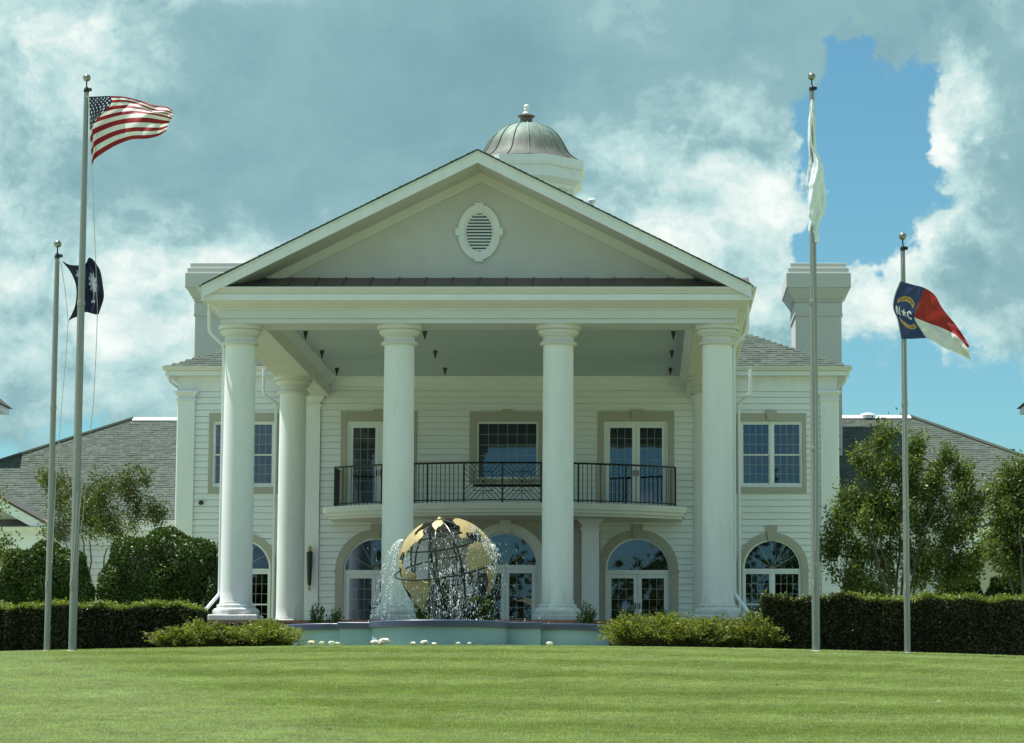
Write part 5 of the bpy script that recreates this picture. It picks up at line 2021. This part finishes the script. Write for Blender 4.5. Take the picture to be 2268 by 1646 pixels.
# ------------------------------------------------------------------ wood across the street (mirrored in the windows)
C = []
mbt = MB()
for i in range(34):
    x = -75 + i * 4.4 + rng.uniform(-1.5, 1.5)
    y = -34 + rng.uniform(-6, 4)
    h_ = rng.uniform(10.5, 15.5)
    r_ = rng.uniform(2.4, 3.6)
    c = ellipsoid_leaves((x, y, h_ * .62), (r_, r_, h_ * .4), 900, .2)
    C.append(c + nrg.normal(size=c.shape) * .35)
    mbt.tube([(x, y, -.3), (x + .1, y, h_ * .5)], [.22, .12], 6)
o = link('far_wood', quads_mesh('far_wood', leaf_quads(np.concatenate(C), .75, .2, .7)), 'wood_far')
tag(o, 'belt of green trees across the street facing the lawn', 'wood', kind='stuff')
o2 = part('far_wood_trunks', mbt, 'bark', o)
o2['kind'] = 'stuff'

# ------------------------------------------------------------------ lawn grass: leaning tufts scattered as instances
def tuft_mesh(seed, n, rad, h_, lean):
    r2 = np.random.default_rng(seed)
    V = np.zeros((n, 4, 3))
    a = r2.uniform(0, 2 * math.pi, n)
    rr_ = rad * np.sqrt(r2.uniform(0, 1, n))
    bx_, by_ = rr_ * np.cos(a), rr_ * np.sin(a)
    hh = h_ * r2.uniform(.5, 1.15, n)
    th = r2.uniform(0, 2 * math.pi, n)
    wd = .0035 * r2.uniform(.7, 1.5, n)
    lx, ly = r2.normal(0, .4, n) * hh, (r2.normal(0, .4, n) + lean) * hh
    cx_, cy_ = np.cos(th) * wd, np.sin(th) * wd
    V[:, 0] = np.stack([bx_ - cx_, by_ - cy_, np.full(n, -.005)], 1)
    V[:, 1] = np.stack([bx_ + cx_, by_ + cy_, np.full(n, -.005)], 1)
    V[:, 2] = np.stack([bx_ + lx + cx_ * .3, by_ + ly + cy_ * .3, hh], 1)
    V[:, 3] = np.stack([bx_ + lx - cx_ * .3, by_ + ly - cy_ * .3, hh], 1)
    return quads_mesh('grass_tuft', V)


def scatter(name, label, tuft, pts):
    """one object: a point per tuft, instanced by geometry nodes"""
    me = bpy.data.meshes.new(name)
    me.vertices.add(len(pts))
    me.vertices.foreach_set('co', np.ascontiguousarray(pts, np.float32).ravel())
    o = link(name, me, None)
    ng = bpy.data.node_groups.new(name, 'GeometryNodeTree')
    ng.interface.new_socket('Geometry', in_out='INPUT', socket_type='NodeSocketGeometry')
    ng.interface.new_socket('Geometry', in_out='OUTPUT', socket_type='NodeSocketGeometry')
    gi, go = ng.nodes.new('NodeGroupInput'), ng.nodes.new('NodeGroupOutput')
    mp = ng.nodes.new('GeometryNodeMeshToPoints')
    ip = ng.nodes.new('GeometryNodeInstanceOnPoints')
    oi = ng.nodes.new('GeometryNodeObjectInfo')
    oi.inputs['Object'].default_value = tuft
    oi.inputs['As Instance'].default_value = True
    rv = ng.nodes.new('FunctionNodeRandomValue')
    rv.data_type = 'FLOAT_VECTOR'
    rv.inputs[0].default_value = (-.05, -.05, -.5)
    rv.inputs[1].default_value = (.05, .05, .5)
    rs = ng.nodes.new('FunctionNodeRandomValue')
    rs.data_type = 'FLOAT'
    rs.inputs[2].default_value = .75
    rs.inputs[3].default_value = 1.2
    L_ = ng.links.new
    L_(gi.outputs[0], mp.inputs[0]); L_(mp.outputs[0], ip.inputs['Points']); L_(oi.outputs['Geometry'], ip.inputs['Instance'])
    L_(rv.outputs[0], ip.inputs['Rotation']); L_(rs.outputs[1], ip.inputs['Scale']); L_(ip.outputs[0], go.inputs[0])
    md = o.modifiers.new('scatter', 'NODES')
    md.node_group = ng
    tag(o, label, 'grass', kind='stuff')
    return o


tufts = []
for nm, seed, lean in (('towards', 1, -.45), ('away', 2, .45)):
    tm = tuft_mesh(seed, 150, .14, .042, lean)
    tm.materials.append(M['blade'])
    to = bpy.data.objects.new('grass_tuft', tm)
    COL.objects.link(to)
    to.location = (-6 if lean < 0 else -5, 38, gz(-6, 38))
    tag(to, 'tuft of short green grass in the mown lawn', 'grass', kind='stuff')
    tufts.append(to)
N = 105000
yv = 31.0 + (58.5 - 31.0) * nrg.uniform(0, 1, N)
xv = nrg.uniform(-.245, .150, N) * yv + nrg.uniform(-.8, .8, N)
P_ = np.stack([xv, yv, ground_z(xv, yv)], 1)
phase = nrg.uniform(0, 1, N) > .5
# keep the basin and the beds clear
keep = ~(((np.abs(xv - FX) < 3.7) & (yv > 57.2)) | ((yv > 56.7) & ((xv < -8.2) | (xv > -.4))))
for k, (sel, nm) in enumerate(((phase & keep, 'toward'), (~phase & keep, 'away from'))):
    scatter('lawn_grass', 'short mown lawn grass blades leaning %s the camera' % nm, tufts[k], P_[sel])
